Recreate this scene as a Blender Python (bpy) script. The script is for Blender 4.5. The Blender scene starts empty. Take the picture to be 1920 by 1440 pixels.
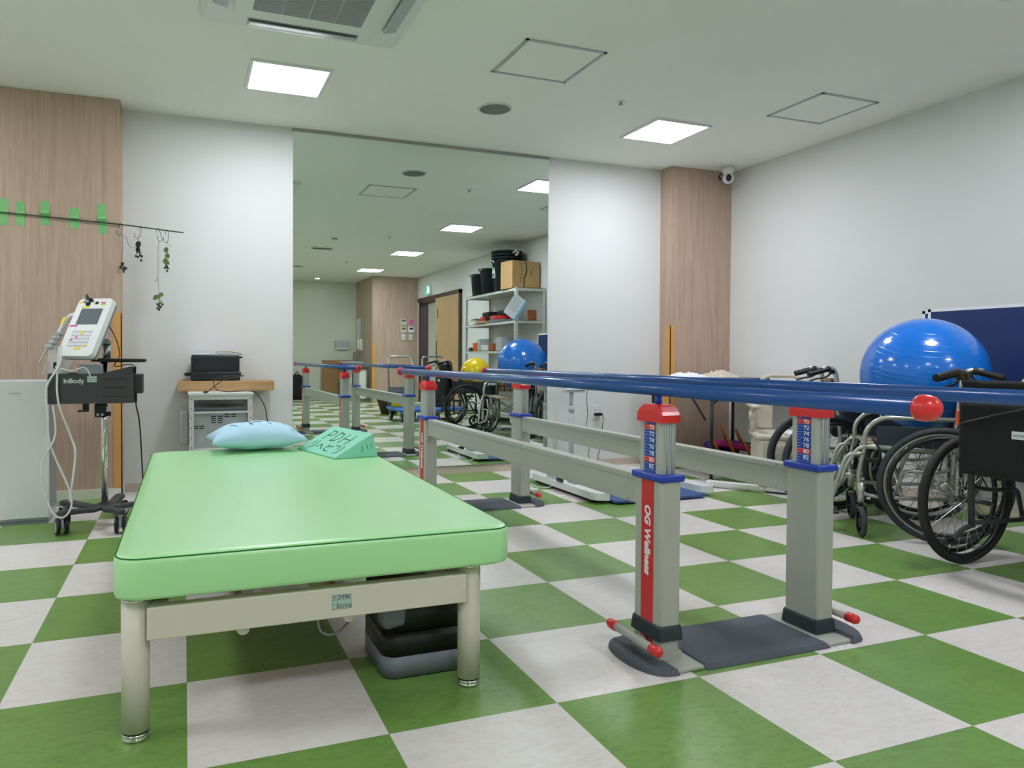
import bpy, bmesh, math, random
from mathutils import Vector, Matrix, Euler
random.seed(7)
S = bpy.context.scene
COL = S.collection
PI = math.pi
# ------------------------------------------------------------------ camera
F, YAW, PITCH, ROLL = 1347.164, 0.357055, -0.018253, 0.0044758
PX, PY = 848.591, 694.295
CAMP = Vector((-0.90360, -1.63518, 0.89561))
cam = bpy.data.cameras.new('camera')
cob = bpy.data.objects.new('camera', cam)
COL.objects.link(cob)
fw = Vector((math.sin(YAW)*math.cos(PITCH), math.cos(YAW)*math.cos(PITCH), math.sin(PITCH)))
r0 = Vector((math.cos(YAW), -math.sin(YAW), 0)); u0 = r0.cross(fw)
cr, sr = math.cos(ROLL), math.sin(ROLL)
rr = cr*r0+sr*u0; uu = -sr*r0+cr*u0
m3 = Matrix((rr, uu, -fw)).transposed()
cob.matrix_world = Matrix.Translation(CAMP) @ m3.to_4x4()
cam.sensor_fit = 'HORIZONTAL'; cam.sensor_width = 36
cam.lens = 36*F/1920
cam.shift_x = -(PX-960)/1920
cam.shift_y = (PY-720)/1920
cam.clip_start = 0.02; cam.clip_end = 60
S.camera = cob
# ------------------------------------------------------------------ world, light level
w = bpy.data.worlds.new('world'); S.world = w; w.use_nodes = True
w.node_tree.nodes['Background'].inputs[0].default_value = (0.75, 0.85, 1, 1)
w.node_tree.nodes['Background'].inputs[1].default_value = 0.3
LAMP = 26.0
S.view_settings.view_transform = 'Standard'
S.view_settings.look = 'None'
S.view_settings.exposure = 0.70
S.view_settings.gamma = 1
S.view_settings.use_curve_mapping = False

# ------------------------------------------------------------------ materials
def lin(v):
    v /= 255.0
    return v/12.92 if v <= 0.04045 else ((v+0.055)/1.055)**2.4
def C(r, g, b):
    return (lin(r), lin(g), lin(b), 1)
def mat(name, col, rough=0.5, metal=0.0, var=0.06, scale=30.0, bump=0.0, spec=0.5, trans=0.0, coat=0.0, alpha=1.0, crough=0.1):
    m = bpy.data.materials.new(name); m.use_nodes = True
    nt = m.node_tree; b = nt.nodes['Principled BSDF']
    tc = nt.nodes.new('ShaderNodeTexCoord'); n = nt.nodes.new('ShaderNodeTexNoise')
    n.inputs['Scale'].default_value = scale; n.inputs['Detail'].default_value = 4
    nt.links.new(tc.outputs['Object'], n.inputs['Vector'])
    mx = nt.nodes.new('ShaderNodeMix'); mx.data_type = 'RGBA'
    mx.inputs['A'].default_value = tuple(c*(1-var) for c in col[:3])+(1,)
    mx.inputs['B'].default_value = tuple(min(1, c*(1+var)) for c in col[:3])+(1,)
    nt.links.new(n.outputs['Fac'], mx.inputs['Factor'])
    nt.links.new(mx.outputs['Result'], b.inputs['Base Color'])
    b.inputs['Roughness'].default_value = rough
    b.inputs['Metallic'].default_value = metal
    b.inputs['Specular IOR Level'].default_value = spec
    b.inputs['Transmission Weight'].default_value = trans
    b.inputs['Coat Weight'].default_value = coat; b.inputs['Coat Roughness'].default_value = crough
    b.inputs['Alpha'].default_value = alpha
    if bump:
        bp = nt.nodes.new('ShaderNodeBump'); bp.inputs['Strength'].default_value = bump
        bp.inputs['Distance'].default_value = 0.002
        nt.links.new(n.outputs['Fac'], bp.inputs['Height']); nt.links.new(bp.outputs['Normal'], b.inputs['Normal'])
    return m
def emit(name, col, s):
    m = bpy.data.materials.new(name); m.use_nodes = True
    nt = m.node_tree; nt.nodes.remove(nt.nodes['Principled BSDF'])
    e = nt.nodes.new('ShaderNodeEmission'); e.inputs[0].default_value = col; e.inputs[1].default_value = s
    nt.links.new(e.outputs[0], nt.nodes['Material Output'].inputs[0])
    return m
def math_n(nt, op, a, b=None, c=None):
    n = nt.nodes.new('ShaderNodeMath'); n.operation = op
    for i, v in enumerate((a, b, c)):
        if v is None: continue
        if isinstance(v, (int, float)): n.inputs[i].default_value = v
        else: nt.links.new(v, n.inputs[i])
    return n.outputs[0]
def mixc(nt, f, a, b):
    n = nt.nodes.new('ShaderNodeMix'); n.data_type = 'RGBA'
    for k, v in (('Factor', f), ('A', a), ('B', b)):
        if isinstance(v, (int, float, tuple)): n.inputs[k].default_value = v
        else: nt.links.new(v, n.inputs[k])
    return n.outputs['Result']
def ramp(nt, src, stops):
    n = nt.nodes.new('ShaderNodeValToRGB'); e = n.color_ramp.elements
    while len(e) < len(stops): e.new(0.5)
    for i, (p, c) in enumerate(stops): e[i].position = p; e[i].color = c
    nt.links.new(src, n.inputs[0]); return n.outputs[0]
def noise(nt, vec, scale, detail=4, rough=0.5, dist=0.0):
    n = nt.nodes.new('ShaderNodeTexNoise'); n.inputs['Scale'].default_value = scale
    n.inputs['Detail'].default_value = detail; n.inputs['Roughness'].default_value = rough
    n.inputs['Distortion'].default_value = dist
    if vec is not None: nt.links.new(vec, n.inputs['Vector'])
    return n.outputs['Fac']
def mapped(nt, src, scale, loc=(0, 0, 0)):
    n = nt.nodes.new('ShaderNodeMapping'); n.inputs['Scale'].default_value = scale; n.inputs['Location'].default_value = loc
    nt.links.new(src, n.inputs['Vector']); return n.outputs[0]

def floor_mat():
    m = bpy.data.materials.new('checker_linoleum'); m.use_nodes = True
    nt = m.node_tree; b = nt.nodes['Principled BSDF']
    tc = nt.nodes.new('ShaderNodeTexCoord').outputs['Object']
    sp = nt.nodes.new('ShaderNodeSeparateXYZ'); nt.links.new(tc, sp.inputs[0])
    T = 0.45
    u = math_n(nt, 'MULTIPLY', sp.outputs[0], 1/T); v = math_n(nt, 'MULTIPLY', sp.outputs[1], 1/T)
    fu = math_n(nt, 'FLOOR', u); fv = math_n(nt, 'FLOOR', v)
    par = math_n(nt, 'FLOORED_MODULO', math_n(nt, 'ADD', fu, fv), 2)
    wn = nt.nodes.new('ShaderNodeTexWhiteNoise'); wn.noise_dimensions = '2D'
    cb = nt.nodes.new('ShaderNodeCombineXYZ'); nt.links.new(fu, cb.inputs[0]); nt.links.new(fv, cb.inputs[1])
    nt.links.new(cb.outputs[0], wn.inputs['Vector'])
    off = nt.nodes.new('ShaderNodeVectorMath'); off.operation = 'MULTIPLY_ADD'
    nt.links.new(wn.outputs['Color'], off.inputs[0]); off.inputs[1].default_value = (7, 7, 7); nt.links.new(tc, off.inputs[2])
    n1 = noise(nt, mapped(nt, off.outputs[0], (14, 30, 14)), 1.0, 9, 0.74, 1.6)
    n2 = noise(nt, mapped(nt, off.outputs[0], (24, 48, 24)), 1.0, 9, 0.78, 2.2)
    n3 = noise(nt, off.outputs[0], 5.0, 6, 0.6, 0.6)
    g = ramp(nt, n1, [(0.28, C(92, 128, 60)), (0.5, C(113, 152, 76)), (0.72, C(124, 164, 88))])
    g = mixc(nt, ramp(nt, n2, [(0.60, (0, 0, 0, 1)), (0.72, (0.55, 0.55, 0.55, 1))]), g, C(72, 106, 48))
    g = mixc(nt, ramp(nt, n3, [(0.35, (0, 0, 0, 1)), (0.8, (0.35, 0.35, 0.35, 1))]), g, C(128, 160, 76))
    wh = ramp(nt, n1, [(0.28, C(212, 202, 197)), (0.5, C(226, 219, 215)), (0.72, C(232, 226, 223))])
    wh = mixc(nt, ramp(nt, n2, [(0.63, (0, 0, 0, 1)), (0.74, (0.45, 0.45, 0.45, 1))]), wh, C(214, 188, 168))
    col = mixc(nt, par, wh, g)
    # fine joints between tiles
    du = math_n(nt, 'ABSOLUTE', math_n(nt, 'SUBTRACT', math_n(nt, 'FRACT', u), 0.5))
    dv = math_n(nt, 'ABSOLUTE', math_n(nt, 'SUBTRACT', math_n(nt, 'FRACT', v), 0.5))
    j = math_n(nt, 'GREATER_THAN', math_n(nt, 'MAXIMUM', du, dv), 0.4978)
    col = mixc(nt, math_n(nt, 'MULTIPLY', j, 0.35), col, C(120, 125, 100))
    nt.links.new(col, b.inputs['Base Color'])
    rg = math_n(nt, 'MULTIPLY_ADD', n3, 0.12, 0.24)
    nt.links.new(rg, b.inputs['Roughness'])
    b.inputs['Specular IOR Level'].default_value = 0.45
    bp = nt.nodes.new('ShaderNodeBump'); bp.inputs['Strength'].default_value = 0.12; bp.inputs['Distance'].default_value = 0.002
    nt.links.new(n3, bp.inputs['Height']); nt.links.new(bp.outputs[0], b.inputs['Normal'])
    return m
def wood_mat(name, dark, mid, light, vert=True, sc=1.0, rough=0.5):
    m = bpy.data.materials.new(name); m.use_nodes = True
    nt = m.node_tree; b = nt.nodes['Principled BSDF']
    tc = nt.nodes.new('ShaderNodeTexCoord').outputs['Object']
    a = (34*sc, 34*sc, 1.7*sc) if vert else (1.7*sc, 34*sc, 34*sc)
    f = (230*sc, 230*sc, 5*sc) if vert else (5*sc, 230*sc, 230*sc)
    n1 = noise(nt, mapped(nt, tc, a), 1.0, 8, 0.62, 0.9)
    n2 = noise(nt, mapped(nt, tc, f), 1.0, 3, 0.6, 0.2)
    col = ramp(nt, n1, [(0.3, dark), (0.5, mid), (0.7, light)])
    col = mixc(nt, ramp(nt, n2, [(0.35, (0.5, 0.5, 0.5, 1)), (0.6, (0, 0, 0, 1))]), col, dark)
    nt.links.new(col, b.inputs['Base Color']); b.inputs['Roughness'].default_value = rough
    return m
def plaid_mat():
    m = bpy.data.materials.new('plaid_fabric'); m.use_nodes = True
    nt = m.node_tree; b = nt.nodes['Principled BSDF']
    tc = nt.nodes.new('ShaderNodeTexCoord').outputs['Object']
    sp = nt.nodes.new('ShaderNodeSeparateXYZ'); nt.links.new(tc, sp.inputs[0])
    def band(s, f, lo, ph=0.0):
        return math_n(nt, 'GREATER_THAN', math_n(nt, 'FRACT', math_n(nt, 'MULTIPLY_ADD', s, f, ph)), lo)
    a = band(sp.outputs[1], 14, 0.55); c = band(sp.outputs[2], 14, 0.55)
    col = mixc(nt, math_n(nt, 'MULTIPLY', a, 0.7), C(190, 170, 140), C(40, 26, 28))
    col = mixc(nt, math_n(nt, 'MULTIPLY', c, 0.6), col, C(86, 34, 30))
    col = mixc(nt, band(sp.outputs[1], 14, 0.93, 0.3), col, C(225, 215, 195))
    col = mixc(nt, band(sp.outputs[2], 14, 0.93, 0.3), col, C(30, 30, 50))
    nt.links.new(col, b.inputs['Base Color']); b.inputs['Roughness'].default_value = 0.9
    return m
def mesh_mat(name, a, bcol, sc):
    m = bpy.data.materials.new(name); m.use_nodes = True
    nt = m.node_tree; b = nt.nodes['Principled BSDF']
    tc = nt.nodes.new('ShaderNodeTexCoord').outputs['Object']
    v = nt.nodes.new('ShaderNodeTexVoronoi'); v.inputs['Scale'].default_value = sc; v.inputs['Randomness'].default_value = 0
    nt.links.new(tc, v.inputs['Vector'])
    nt.links.new(ramp(nt, v.outputs['Distance'], [(0.3, bcol), (0.42, a)]), b.inputs['Base Color'])
    return m

M = dict(
 floor=floor_mat(),
 wall=mat('white_wallpaper', C(219, 219, 217), 0.85, var=0.012, scale=120, bump=0.15),
 wall_cream=mat('cream_wallpaper', C(214, 216, 200), 0.85, var=0.012, scale=120, bump=0.15),
 ceil=mat('ceiling_board', C(240, 241, 234), 0.9, var=0.012, scale=60, bump=0.1),
 wood=wood_mat('pale_wood_laminate', C(172, 145, 126), C(188, 163, 144), C(198, 175, 156)),
 doorwood=wood_mat('oak_door_laminate', C(176, 140, 98), C(198, 163, 120), C(208, 176, 134)),
 darkwood=wood_mat('dark_walnut_frame', C(50, 34, 30), C(70, 50, 44), C(84, 62, 54)),
 guard=mat('orange_wood_guard', C(212, 158, 92), 0.45, var=0.05, scale=8),
 boardwood=wood_mat('tan_board', C(170, 132, 86), C(190, 152, 106), C(200, 164, 120), vert=False),
 base=mat('beige_baseboard', C(196, 182, 166), 0.5),
 mirror=mat('silvered_glass', (0.80, 0.875, 0.82, 1), 0.0, 1.0, var=0.0),
 steel=mat('brushed_steel', C(170, 172, 170), 0.3, 1.0),
 silver=mat('silver_painted_tube', C(186, 188, 180), 0.32, 0.7),
 chrome=mat('chrome', C(225, 225, 225), 0.08, 1.0, var=0.01),
 white=mat('white_plastic', C(222, 224, 222), 0.4, var=0.02),
 whitemetal=mat('white_painted_metal', C(205, 205, 200), 0.45, var=0.02),
 offwhite=mat('ivory_powder_coat', C(214, 208, 190), 0.35, var=0.02),
 ivory=mat('ivory_plastic', C(208, 198, 180), 0.45, var=0.04),
 grey=mat('grey_green_powder_coat', C(176, 178, 168), 0.42, var=0.02),
 lgrey=mat('light_grey_plastic', C(176, 180, 184), 0.4, var=0.03),
 mgrey=mat('mid_grey_plastic', C(118, 124, 132), 0.4, var=0.04),
 dgrey=mat('charcoal_plastic', C(62, 62, 66), 0.5, var=0.05),
 rubber=mat('grey_rubber', C(84, 88, 98), 0.75, var=0.08, scale=400, bump=0.5),
 boot=mat('dark_slate_rubber', C(42, 50, 60), 0.5, var=0.05),
 black=mat('black_plastic', C(20, 20, 22), 0.38, var=0.1),
 blackfab=mat('black_fabric', C(24, 24, 27), 0.9, var=0.2, scale=200, bump=0.4),
 blackcase=mat('black_case_shell', C(24, 26, 30), 0.45, var=0.1),
 tyre=mat('dark_grey_tyre', C(52, 56, 62), 0.7, var=0.1),
 tyreb=mat('black_tyre', C(36, 33, 33), 0.65, var=0.1),
 red=mat('red_plastic', C(222, 40, 44), 0.3, var=0.02, coat=0.3),
 redstrip=mat('red_vinyl', C(208, 50, 56), 0.4, var=0.02),
 bluerail=mat('blue_rail_coat', C(20, 76, 150), 0.28, var=0.02, coat=0.3),
 bluecap=mat('royal_blue_plastic', C(38, 66, 176), 0.35, var=0.02),
 blue=mat('blue_label', C(20, 70, 168), 0.4, var=0.02),
 ballblue=None,
 ballyellow=mat('yellow_vinyl_ball', C(238, 204, 20), 0.22, var=0.02, coat=0.5),
 navy=mat('navy_tabletop', C(14, 40, 98), 0.45, var=0.02),
 dolly=mat('blue_plastic_deck', C(22, 112, 206), 0.4, var=0.03),
 mattress=mat('green_vinyl', C(174, 236, 162), 0.45, var=0.015, scale=6, bump=0.05, spec=0.8, coat=0.9, crough=0.32),
 seam=mat('green_seam', C(56, 120, 64), 0.8, spec=0.1),
 pillow=mat('aqua_pillow_cover', C(186, 222, 244), 0.7, var=0.03, scale=12, bump=0.3),
 wedge=mat('mint_vinyl', C(142, 222, 192), 0.45, var=0.02),
 ink=mat('black_marker_ink', C(28, 44, 48), 0.6, var=0.02),
 txtw=mat('white_lettering', C(235, 235, 235), 0.5, var=0.01),
 txtd=mat('dark_lettering', C(50, 60, 60), 0.5, var=0.01),
 platform=mat('blue_scale_deck', C(52, 84, 138), 0.6, var=0.05),
 cloth=plaid_mat(),
 orange=mat('orange_plastic', C(236, 92, 24), 0.4),
 peg=mat('orange_brown_wood', C(150, 84, 34), 0.5, var=0.1),
 yellowf=mat('yellow_foam', C(214, 190, 20), 0.8),
 magenta=mat('magenta_foam', C(176, 20, 120), 0.7),
 purple=mat('purple_foam', C(70, 26, 110), 0.7),
 tape=mat('green_masking_tape', C(132, 204, 128), 0.5, var=0.04, alpha=0.84),
 pole=mat('dark_green_garden_pole', C(34, 56, 38), 0.5),
 leaf=mat('dried_green_leaf', C(112, 130, 72), 0.8, var=0.3, scale=60),
 leafd=mat('dark_dried_leaf', C(44, 46, 36), 0.8, var=0.3, scale=60),
 twig=mat('brown_twig', C(50, 42, 38), 0.8),
 paper=mat('white_paper', C(232, 234, 238), 0.8, var=0.01),
 envelope=mat('kraft_envelope', C(198, 160, 128), 0.8),
 card=mat('corrugated_cardboard', C(190, 152, 104), 0.85, var=0.05),
 cardd=mat('old_cardboard', C(160, 124, 84), 0.85, var=0.06),
 bucket=mat('black_bucket_plastic', C(26, 34, 44), 0.45, var=0.05),
 screen=mat('grey_lcd', C(92, 104, 110), 0.5, var=0.02, spec=0.2),
 yel=mat('yellow_sticker', C(240, 220, 30), 0.6, var=0.02),
 pink=mat('pink_sticker', C(220, 90, 180), 0.6, var=0.02),
 perf=mesh_mat('perforated_grille', C(170, 172, 174), C(60, 62, 64), 170),
 film=mat('clear_plastic_film', C(225, 228, 225), 0.25, var=0.05, scale=20, trans=0.0, alpha=0.45),
 lightblue=mat('light_blue_print', C(120, 180, 214), 0.6),
 grille=mat('grey_grille', C(112, 120, 110), 0.6),
 dark=mat('dark_void', C(30, 32, 34), 0.8),
 brownpot=mat('brown_pot', C(88, 68, 52), 0.7),
 stickerg=mat('pale_green_sticker', C(176, 200, 190), 0.6, var=0.02),
 wall_purple=mat('lilac_corridor_wall', C(214, 206, 218), 0.85, var=0.01),
 led=emit('led_panel', (0.925, 0.955, 1.05, 1), LAMP),
 exit=emit('exit_sign_glow', C(40, 190, 150), 1.4),
 exitw=emit('exit_sign_white', (0.9, 1, 0.95, 1), 1.6),
 lcdblue=mat('blue_lcd', C(40, 60, 110), 0.3),
 lcdgrn=mat('green_lcd', C(90, 100, 80), 0.3),
)
def ball_mat():
    m = mat('blue_vinyl_ball', C(2, 112, 216), 0.2, var=0.02, coat=0.5)
    nt = m.node_tree; b = nt.nodes['Principled BSDF']
    tc = nt.nodes.new('ShaderNodeTexCoord').outputs['Object']
    sp = nt.nodes.new('ShaderNodeSeparateXYZ'); nt.links.new(tc, sp.inputs[0])
    s = math_n(nt, 'SINE', math_n(nt, 'MULTIPLY', sp.outputs[2], 270))
    s = math_n(nt, 'POWER', math_n(nt, 'MAXIMUM', s, 0.0), 12)
    bp = nt.nodes.new('ShaderNodeBump'); bp.inputs['Strength'].default_value = 0.28; bp.inputs['Distance'].default_value = 0.003
    nt.links.new(s, bp.inputs['Height']); nt.links.new(bp.outputs[0], b.inputs['Normal'])
    return m
M['ballblue'] = ball_mat()

# ------------------------------------------------------------------ mesh helpers
def V(*a): return Vector(a)
def frame_axes(d):
    d = d.normalized(); h = V(0, 0, 1) if abs(d.z) < 0.9 else V(1, 0, 0)
    a = d.cross(h).normalized(); return a, d.cross(a).normalized()
def fillet(pts, r, n=5):
    pts = [Vector(p) for p in pts]; out = [pts[0]]
    for i in range(1, len(pts)-1):
        p, a, b = pts[i], pts[i-1], pts[i+1]
        da, db = (a-p), (b-p); k = min(r, da.length*0.48, db.length*0.48)
        s, e = p+da.normalized()*k, p+db.normalized()*k
        for j in range(n+1):
            t = j/n; out.append(s*(1-t)**2+p*2*t*(1-t)+e*t*t)
    out.append(pts[-1]); return out
def smooth(pts, n=6):
    P = [Vector(p) for p in pts]; P = [P[0]]+P+[P[-1]]; out = []
    for i in range(1, len(P)-2):
        for j in range(n):
            t = j/n
            out.append(0.5*((2*P[i])+(P[i+1]-P[i-1])*t+(2*P[i-1]-5*P[i]+4*P[i+1]-P[i+2])*t*t+(3*P[i]-P[i-1]-3*P[i+1]+P[i+2])*t**3))
    out.append(P[-2]); return out
class MB:
    def __init__(s): s.v = []; s.f = []; s.sm = []
    def add(s, v, f, sm=False, X=None):
        o = len(s.v)
        s.v += [tuple(X @ Vector(p)) if X is not None else tuple(p) for p in v]
        s.f += [tuple(i+o for i in q) for q in f]; s.sm += [sm]*len(f); return s
    def box(s, c, d, bev=0.0, X=None, seg=2):
        hx, hy, hz = d[0]/2, d[1]/2, d[2]/2
        if bev <= 0:
            v = [(c[0]+a*hx, c[1]+b*hy, c[2]+e*hz) for e in (-1, 1) for b in (-1, 1) for a in (-1, 1)]
            return s.add(v, [(0, 2, 3, 1), (4, 5, 7, 6), (0, 1, 5, 4), (2, 6, 7, 3), (0, 4, 6, 2), (1, 3, 7, 5)], False, X)
        bm = bmesh.new(); bmesh.ops.create_cube(bm, size=1)
        for q in bm.verts: q.co = Vector((q.co.x*d[0]+c[0], q.co.y*d[1]+c[1], q.co.z*d[2]+c[2]))
        bmesh.ops.bevel(bm, geom=bm.edges[:]+bm.verts[:], offset=min(bev, min(d)*0.49), segments=seg, affect='EDGES', profile=0.5)
        bm.verts.index_update()
        bm.faces.ensure_lookup_table(); bm.normal_update(); k0 = len(s.sm)
        big = [max(abs(f.normal.x), abs(f.normal.y), abs(f.normal.z)) > 0.9995 for f in bm.faces]
        s.add([q.co.copy() for q in bm.verts], [[q.index for q in f.verts] for f in bm.faces], True, X); bm.free()
        for i_, b_ in enumerate(big):
            if b_: s.sm[k0+i_] = False
        return s
    def b2(s, a, b, bev=0.0, X=None, seg=2):
        return s.box([(a[i]+b[i])/2 for i in range(3)], [abs(b[i]-a[i]) for i in range(3)], bev, X, seg)
    def cyl(s, p0, p1, r0, r1=None, n=16, caps=True, X=None):
        p0, p1 = Vector(p0), Vector(p1); r1 = r0 if r1 is None else r1
        a, b = frame_axes(p1-p0); v = []
        for p, r in ((p0, r0), (p1, r1)):
            for i in range(n):
                t = 2*PI*i/n; v.append(p+a*math.cos(t)*r+b*math.sin(t)*r)
        s.add(v, [(i, (i+1) % n, n+(i+1) % n, n+i) for i in range(n)], True, X)
        if caps:
            s.add(v, [tuple(range(n))[::-1], tuple(range(n, 2*n))], False, X)
        return s
    def tube(s, pts, r, n=8, closed=False, X=None):
        P = [Vector(p) for p in pts]; N = len(P)
        T = []
        for i in range(N):
            if closed: d = P[(i+1) % N]-P[i-1]
            else: d = P[min(i+1, N-1)]-P[max(i-1, 0)]
            T.append(d.normalized() if d.length > 1e-9 else V(0, 0, 1))
        a, _ = frame_axes(T[0]); v = []
        for i in range(N):
            if i: a = (a-T[i]*a.dot(T[i]))
            if a.length < 1e-6: a, _ = frame_axes(T[i])
            a.normalize(); b = T[i].cross(a); rad = r[i] if isinstance(r, (list, tuple)) else r
            for k in range(n):
                t = 2*PI*k/n; v.append(P[i]+a*math.cos(t)*rad+b*math.sin(t)*rad)
        f = [(i*n+k, i*n+(k+1) % n, ((i+1) % N)*n+(k+1) % n, ((i+1) % N)*n+k) for i in range(N if closed else N-1) for k in range(n)]
        s.add(v, f, True, X)
        if not closed: s.add(v, [tuple(range(n))[::-1], tuple(range((N-1)*n, N*n))], False, X)
        return s
    def torus(s, c, R, r, axis=(0, 1, 0), n=48, k=8, X=None, flat=1.0):
        a, b = frame_axes(Vector(axis)); ax = Vector(axis).normalized(); c = Vector(c); v = []
        for i in range(n):
            t = 2*PI*i/n; d = a*math.cos(t)+b*math.sin(t)
            for j in range(k):
                q = 2*PI*j/k; v.append(c+d*(R+r*math.cos(q))+ax*r*flat*math.sin(q))
        return s.add(v, [(i*k+j, ((i+1) % n)*k+j, ((i+1) % n)*k+(j+1) % k, i*k+(j+1) % k) for i in range(n) for j in range(k)], True, X)
    def lathe(s, prof, c=(0, 0, 0), n=24, X=None, axis=(0, 0, 1), sm=True):
        ax = Vector(axis).normalized(); a, b = frame_axes(ax); c = Vector(c); v = []; m = len(prof)
        for r, z in prof:
            for i in range(n):
                t = 2*PI*i/n; v.append(c+(a*math.cos(t)+b*math.sin(t))*r+ax*z)
        s.add(v, [(j*n+i, (j+1)*n+i, (j+1)*n+(i+1) % n, j*n+(i+1) % n) for j in range(m-1) for i in range(n)], sm, X)
        return s
    def sph(s, c, r, nu=24, nv=14, X=None):
        r = (r, r, r) if isinstance(r, (int, float)) else r; v = []; f = []
        for j in range(nv+1):
            p = PI*j/nv
            for i in range(nu):
                t = 2*PI*i/nu; v.append((c[0]+r[0]*math.sin(p)*math.cos(t), c[1]+r[1]*math.sin(p)*math.sin(t), c[2]+r[2]*math.cos(p)))
        for j in range(nv):
            for i in range(nu): f.append((j*nu+i, (j+1)*nu+i, (j+1)*nu+(i+1) % nu, j*nu+(i+1) % nu))
        return s.add(v, f, True, X)
    def prism(s, poly, z0, z1, X=None, sm=False):
        n = len(poly); v = [(p[0], p[1], z0) for p in poly]+[(p[0], p[1], z1) for p in poly]
        s.add(v, [tuple(range(n))[::-1], tuple(range(n, 2*n))], False, X)
        return s.add(v, [(i, (i+1) % n, n+(i+1) % n, n+i) for i in range(n)], sm, X)
    def plate(s, poly, th, X):      # polygon in local xy, thin slab
        return s.prism(poly, 0, th, X)
    def build(s, name, m, parent=None, loc=None, rot=None):
        me = bpy.data.meshes.new(name); me.from_pydata(s.v, [], s.f); me.materials.append(m)
        me.polygons.foreach_set('use_smooth', s.sm)
        bm = bmesh.new(); bm.from_mesh(me)
        bmesh.ops.remove_doubles(bm, verts=bm.verts, dist=1e-6); bmesh.ops.recalc_face_normals(bm, faces=bm.faces)
        bm.to_mesh(me); bm.free()
        o = bpy.data.objects.new(name, me); COL.objects.link(o)
        if parent is not None: o.parent = parent
        if loc is not None: o.location = loc
        if rot is not None: o.rotation_euler = rot
        return o
def rrect(x0, y0, x1, y1, r, n=5):
    out = []
    for cx, cy, a in ((x1-r, y0+r, -PI/2), (x1-r, y1-r, 0), (x0+r, y1-r, PI/2), (x0+r, y0+r, PI)):
        for i in range(n+1):
            t = a+PI/2*i/n; out.append((cx+r*math.cos(t), cy+r*math.sin(t)))
    return out
def axes(o, x, y):
    x, y = Vector(x).normalized(), Vector(y).normalized(); z = x.cross(y)
    m = Matrix((x, y, z)).transposed().to_4x4(); return Matrix.Translation(Vector(o)) @ m
def tag(o, label, cat, group=None, kind=None):
    o['label'] = label; o['category'] = cat
    if group: o['group'] = group
    if kind: o['kind'] = kind
    return o
def thing(name, label, cat, loc=(0, 0, 0), rz=0.0, group=None):
    o = bpy.data.objects.new(name, None); COL.objects.link(o); o.empty_display_size = 0.05
    o.location = loc; o.rotation_euler = (0, 0, rz); return tag(o, label, cat, group)
def struct(name, mb, m, parent=None):
    o = mb.build(name, m, parent)
    if parent is None: o['kind'] = 'structure'
    return o
def sub(o, parent, label=None):
    if label: o['label'] = label
    return o
def children(o): return [c for c in bpy.data.objects if c.parent == o]
def dup(o, loc=None, rz=None, label=None, group=None, parent=None):
    c = o.copy(); COL.objects.link(c)
    if parent is not None: c.parent = parent
    if loc is not None: c.location = loc
    if rz is not None: c.rotation_euler = (0, 0, rz)
    if label: c['label'] = label
    if group: c['group'] = group
    for ch in children(o): dup(ch, parent=c)
    return c
def text(s, size, m, X, parent=None, name='lettering', ext=0.0004, align='CENTER', shear=0.0, sx=1.0, bold=0.0):
    cu = bpy.data.curves.new(name, 'FONT'); cu.body = s; cu.size = size; cu.align_x = align; cu.align_y = 'CENTER'
    cu.extrude = ext; cu.shear = shear; cu.offset = bold; cu.resolution_u = 3
    t = bpy.data.objects.new(name, cu); COL.objects.link(t)
    dg = bpy.context.evaluated_depsgraph_get(); dg.update()
    me = bpy.data.meshes.new_from_object(t.evaluated_get(dg)); bpy.data.objects.remove(t); bpy.data.curves.remove(cu)
    me.transform(X @ Matrix.Diagonal((sx, 1, 1, 1))); me.materials.clear(); me.materials.append(m); me.name = name
    o = bpy.data.objects.new(name, me); COL.objects.link(o)
    if parent is not None: o.parent = parent
    return o
# ------------------------------------------------------------------ room shell
XL, XR, YN, YF, H = -4.2, 3.53, -6.7, 3.52, 2.5
struct('floor', MB().b2((XL-0.2, YN-0.2, -0.1), (6.2, YF+0.2, 0)), M['floor'])
struct('ceiling', MB().b2((XL-0.2, YN-0.2, H), (6.2, YF+0.2, H+0.1)), M['ceil'])
struct('wall_far', MB().b2((XL-0.15, YF, 0), (XR+0.15, YF+0.15, H)), M['wall'])
struct('wall_left', MB().b2((XL-0.15, YN, 0), (XL, YF, H)), M['wall'])
struct('wall_near', MB().b2((XL-0.15, YN-0.15, 0), (6.1, YN, H)), M['wall_cream'])
D0, D1, DH = -5.05, -3.98, 1.98
wr = MB().b2((XR, YN, 0), (XR+0.15, D0, H)).b2((XR, D1, 0), (XR+0.15, YF, H)).b2((XR, D0, DH), (XR+0.15, D1, H))
struct('wall_right', wr, M['wall'])
struct('wall_corridor', MB().b2((5.9, YN, 0), (6.05, YF, H)).b2((XR+0.15, -2.2, 0), (5.9, -2.05, H)), M['wall_purple'])
struct('wall_left_pier', MB().b2((-2.75, 3.345, 0), (-1.28, YF, H-0.002)), M['wood'])
struct('wall_right_pier', MB().b2((2.91, 3.37, 0), (XR, YF, H-0.002)), M['wood'])
struct('wall_near_pier', MB().b2((2.585, YN, 0), (XR, -5.25, H-0.002)), M['wood'])
struct('trim_1', MB().b2((-1.325, 3.34, 0.062), (-1.274, 3.345, 1.165)).b2((-1.28, 3.34, 0.062), (-1.274, 3.39, 1.165)), M['guard'])
struct('trim_2', MB().b2((2.904, 3.364, 0.062), (2.955, 3.37, 1.165)).b2((2.904, 3.364, 0.062), (2.91, 3.44, 1.165)), M['guard'])
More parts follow.
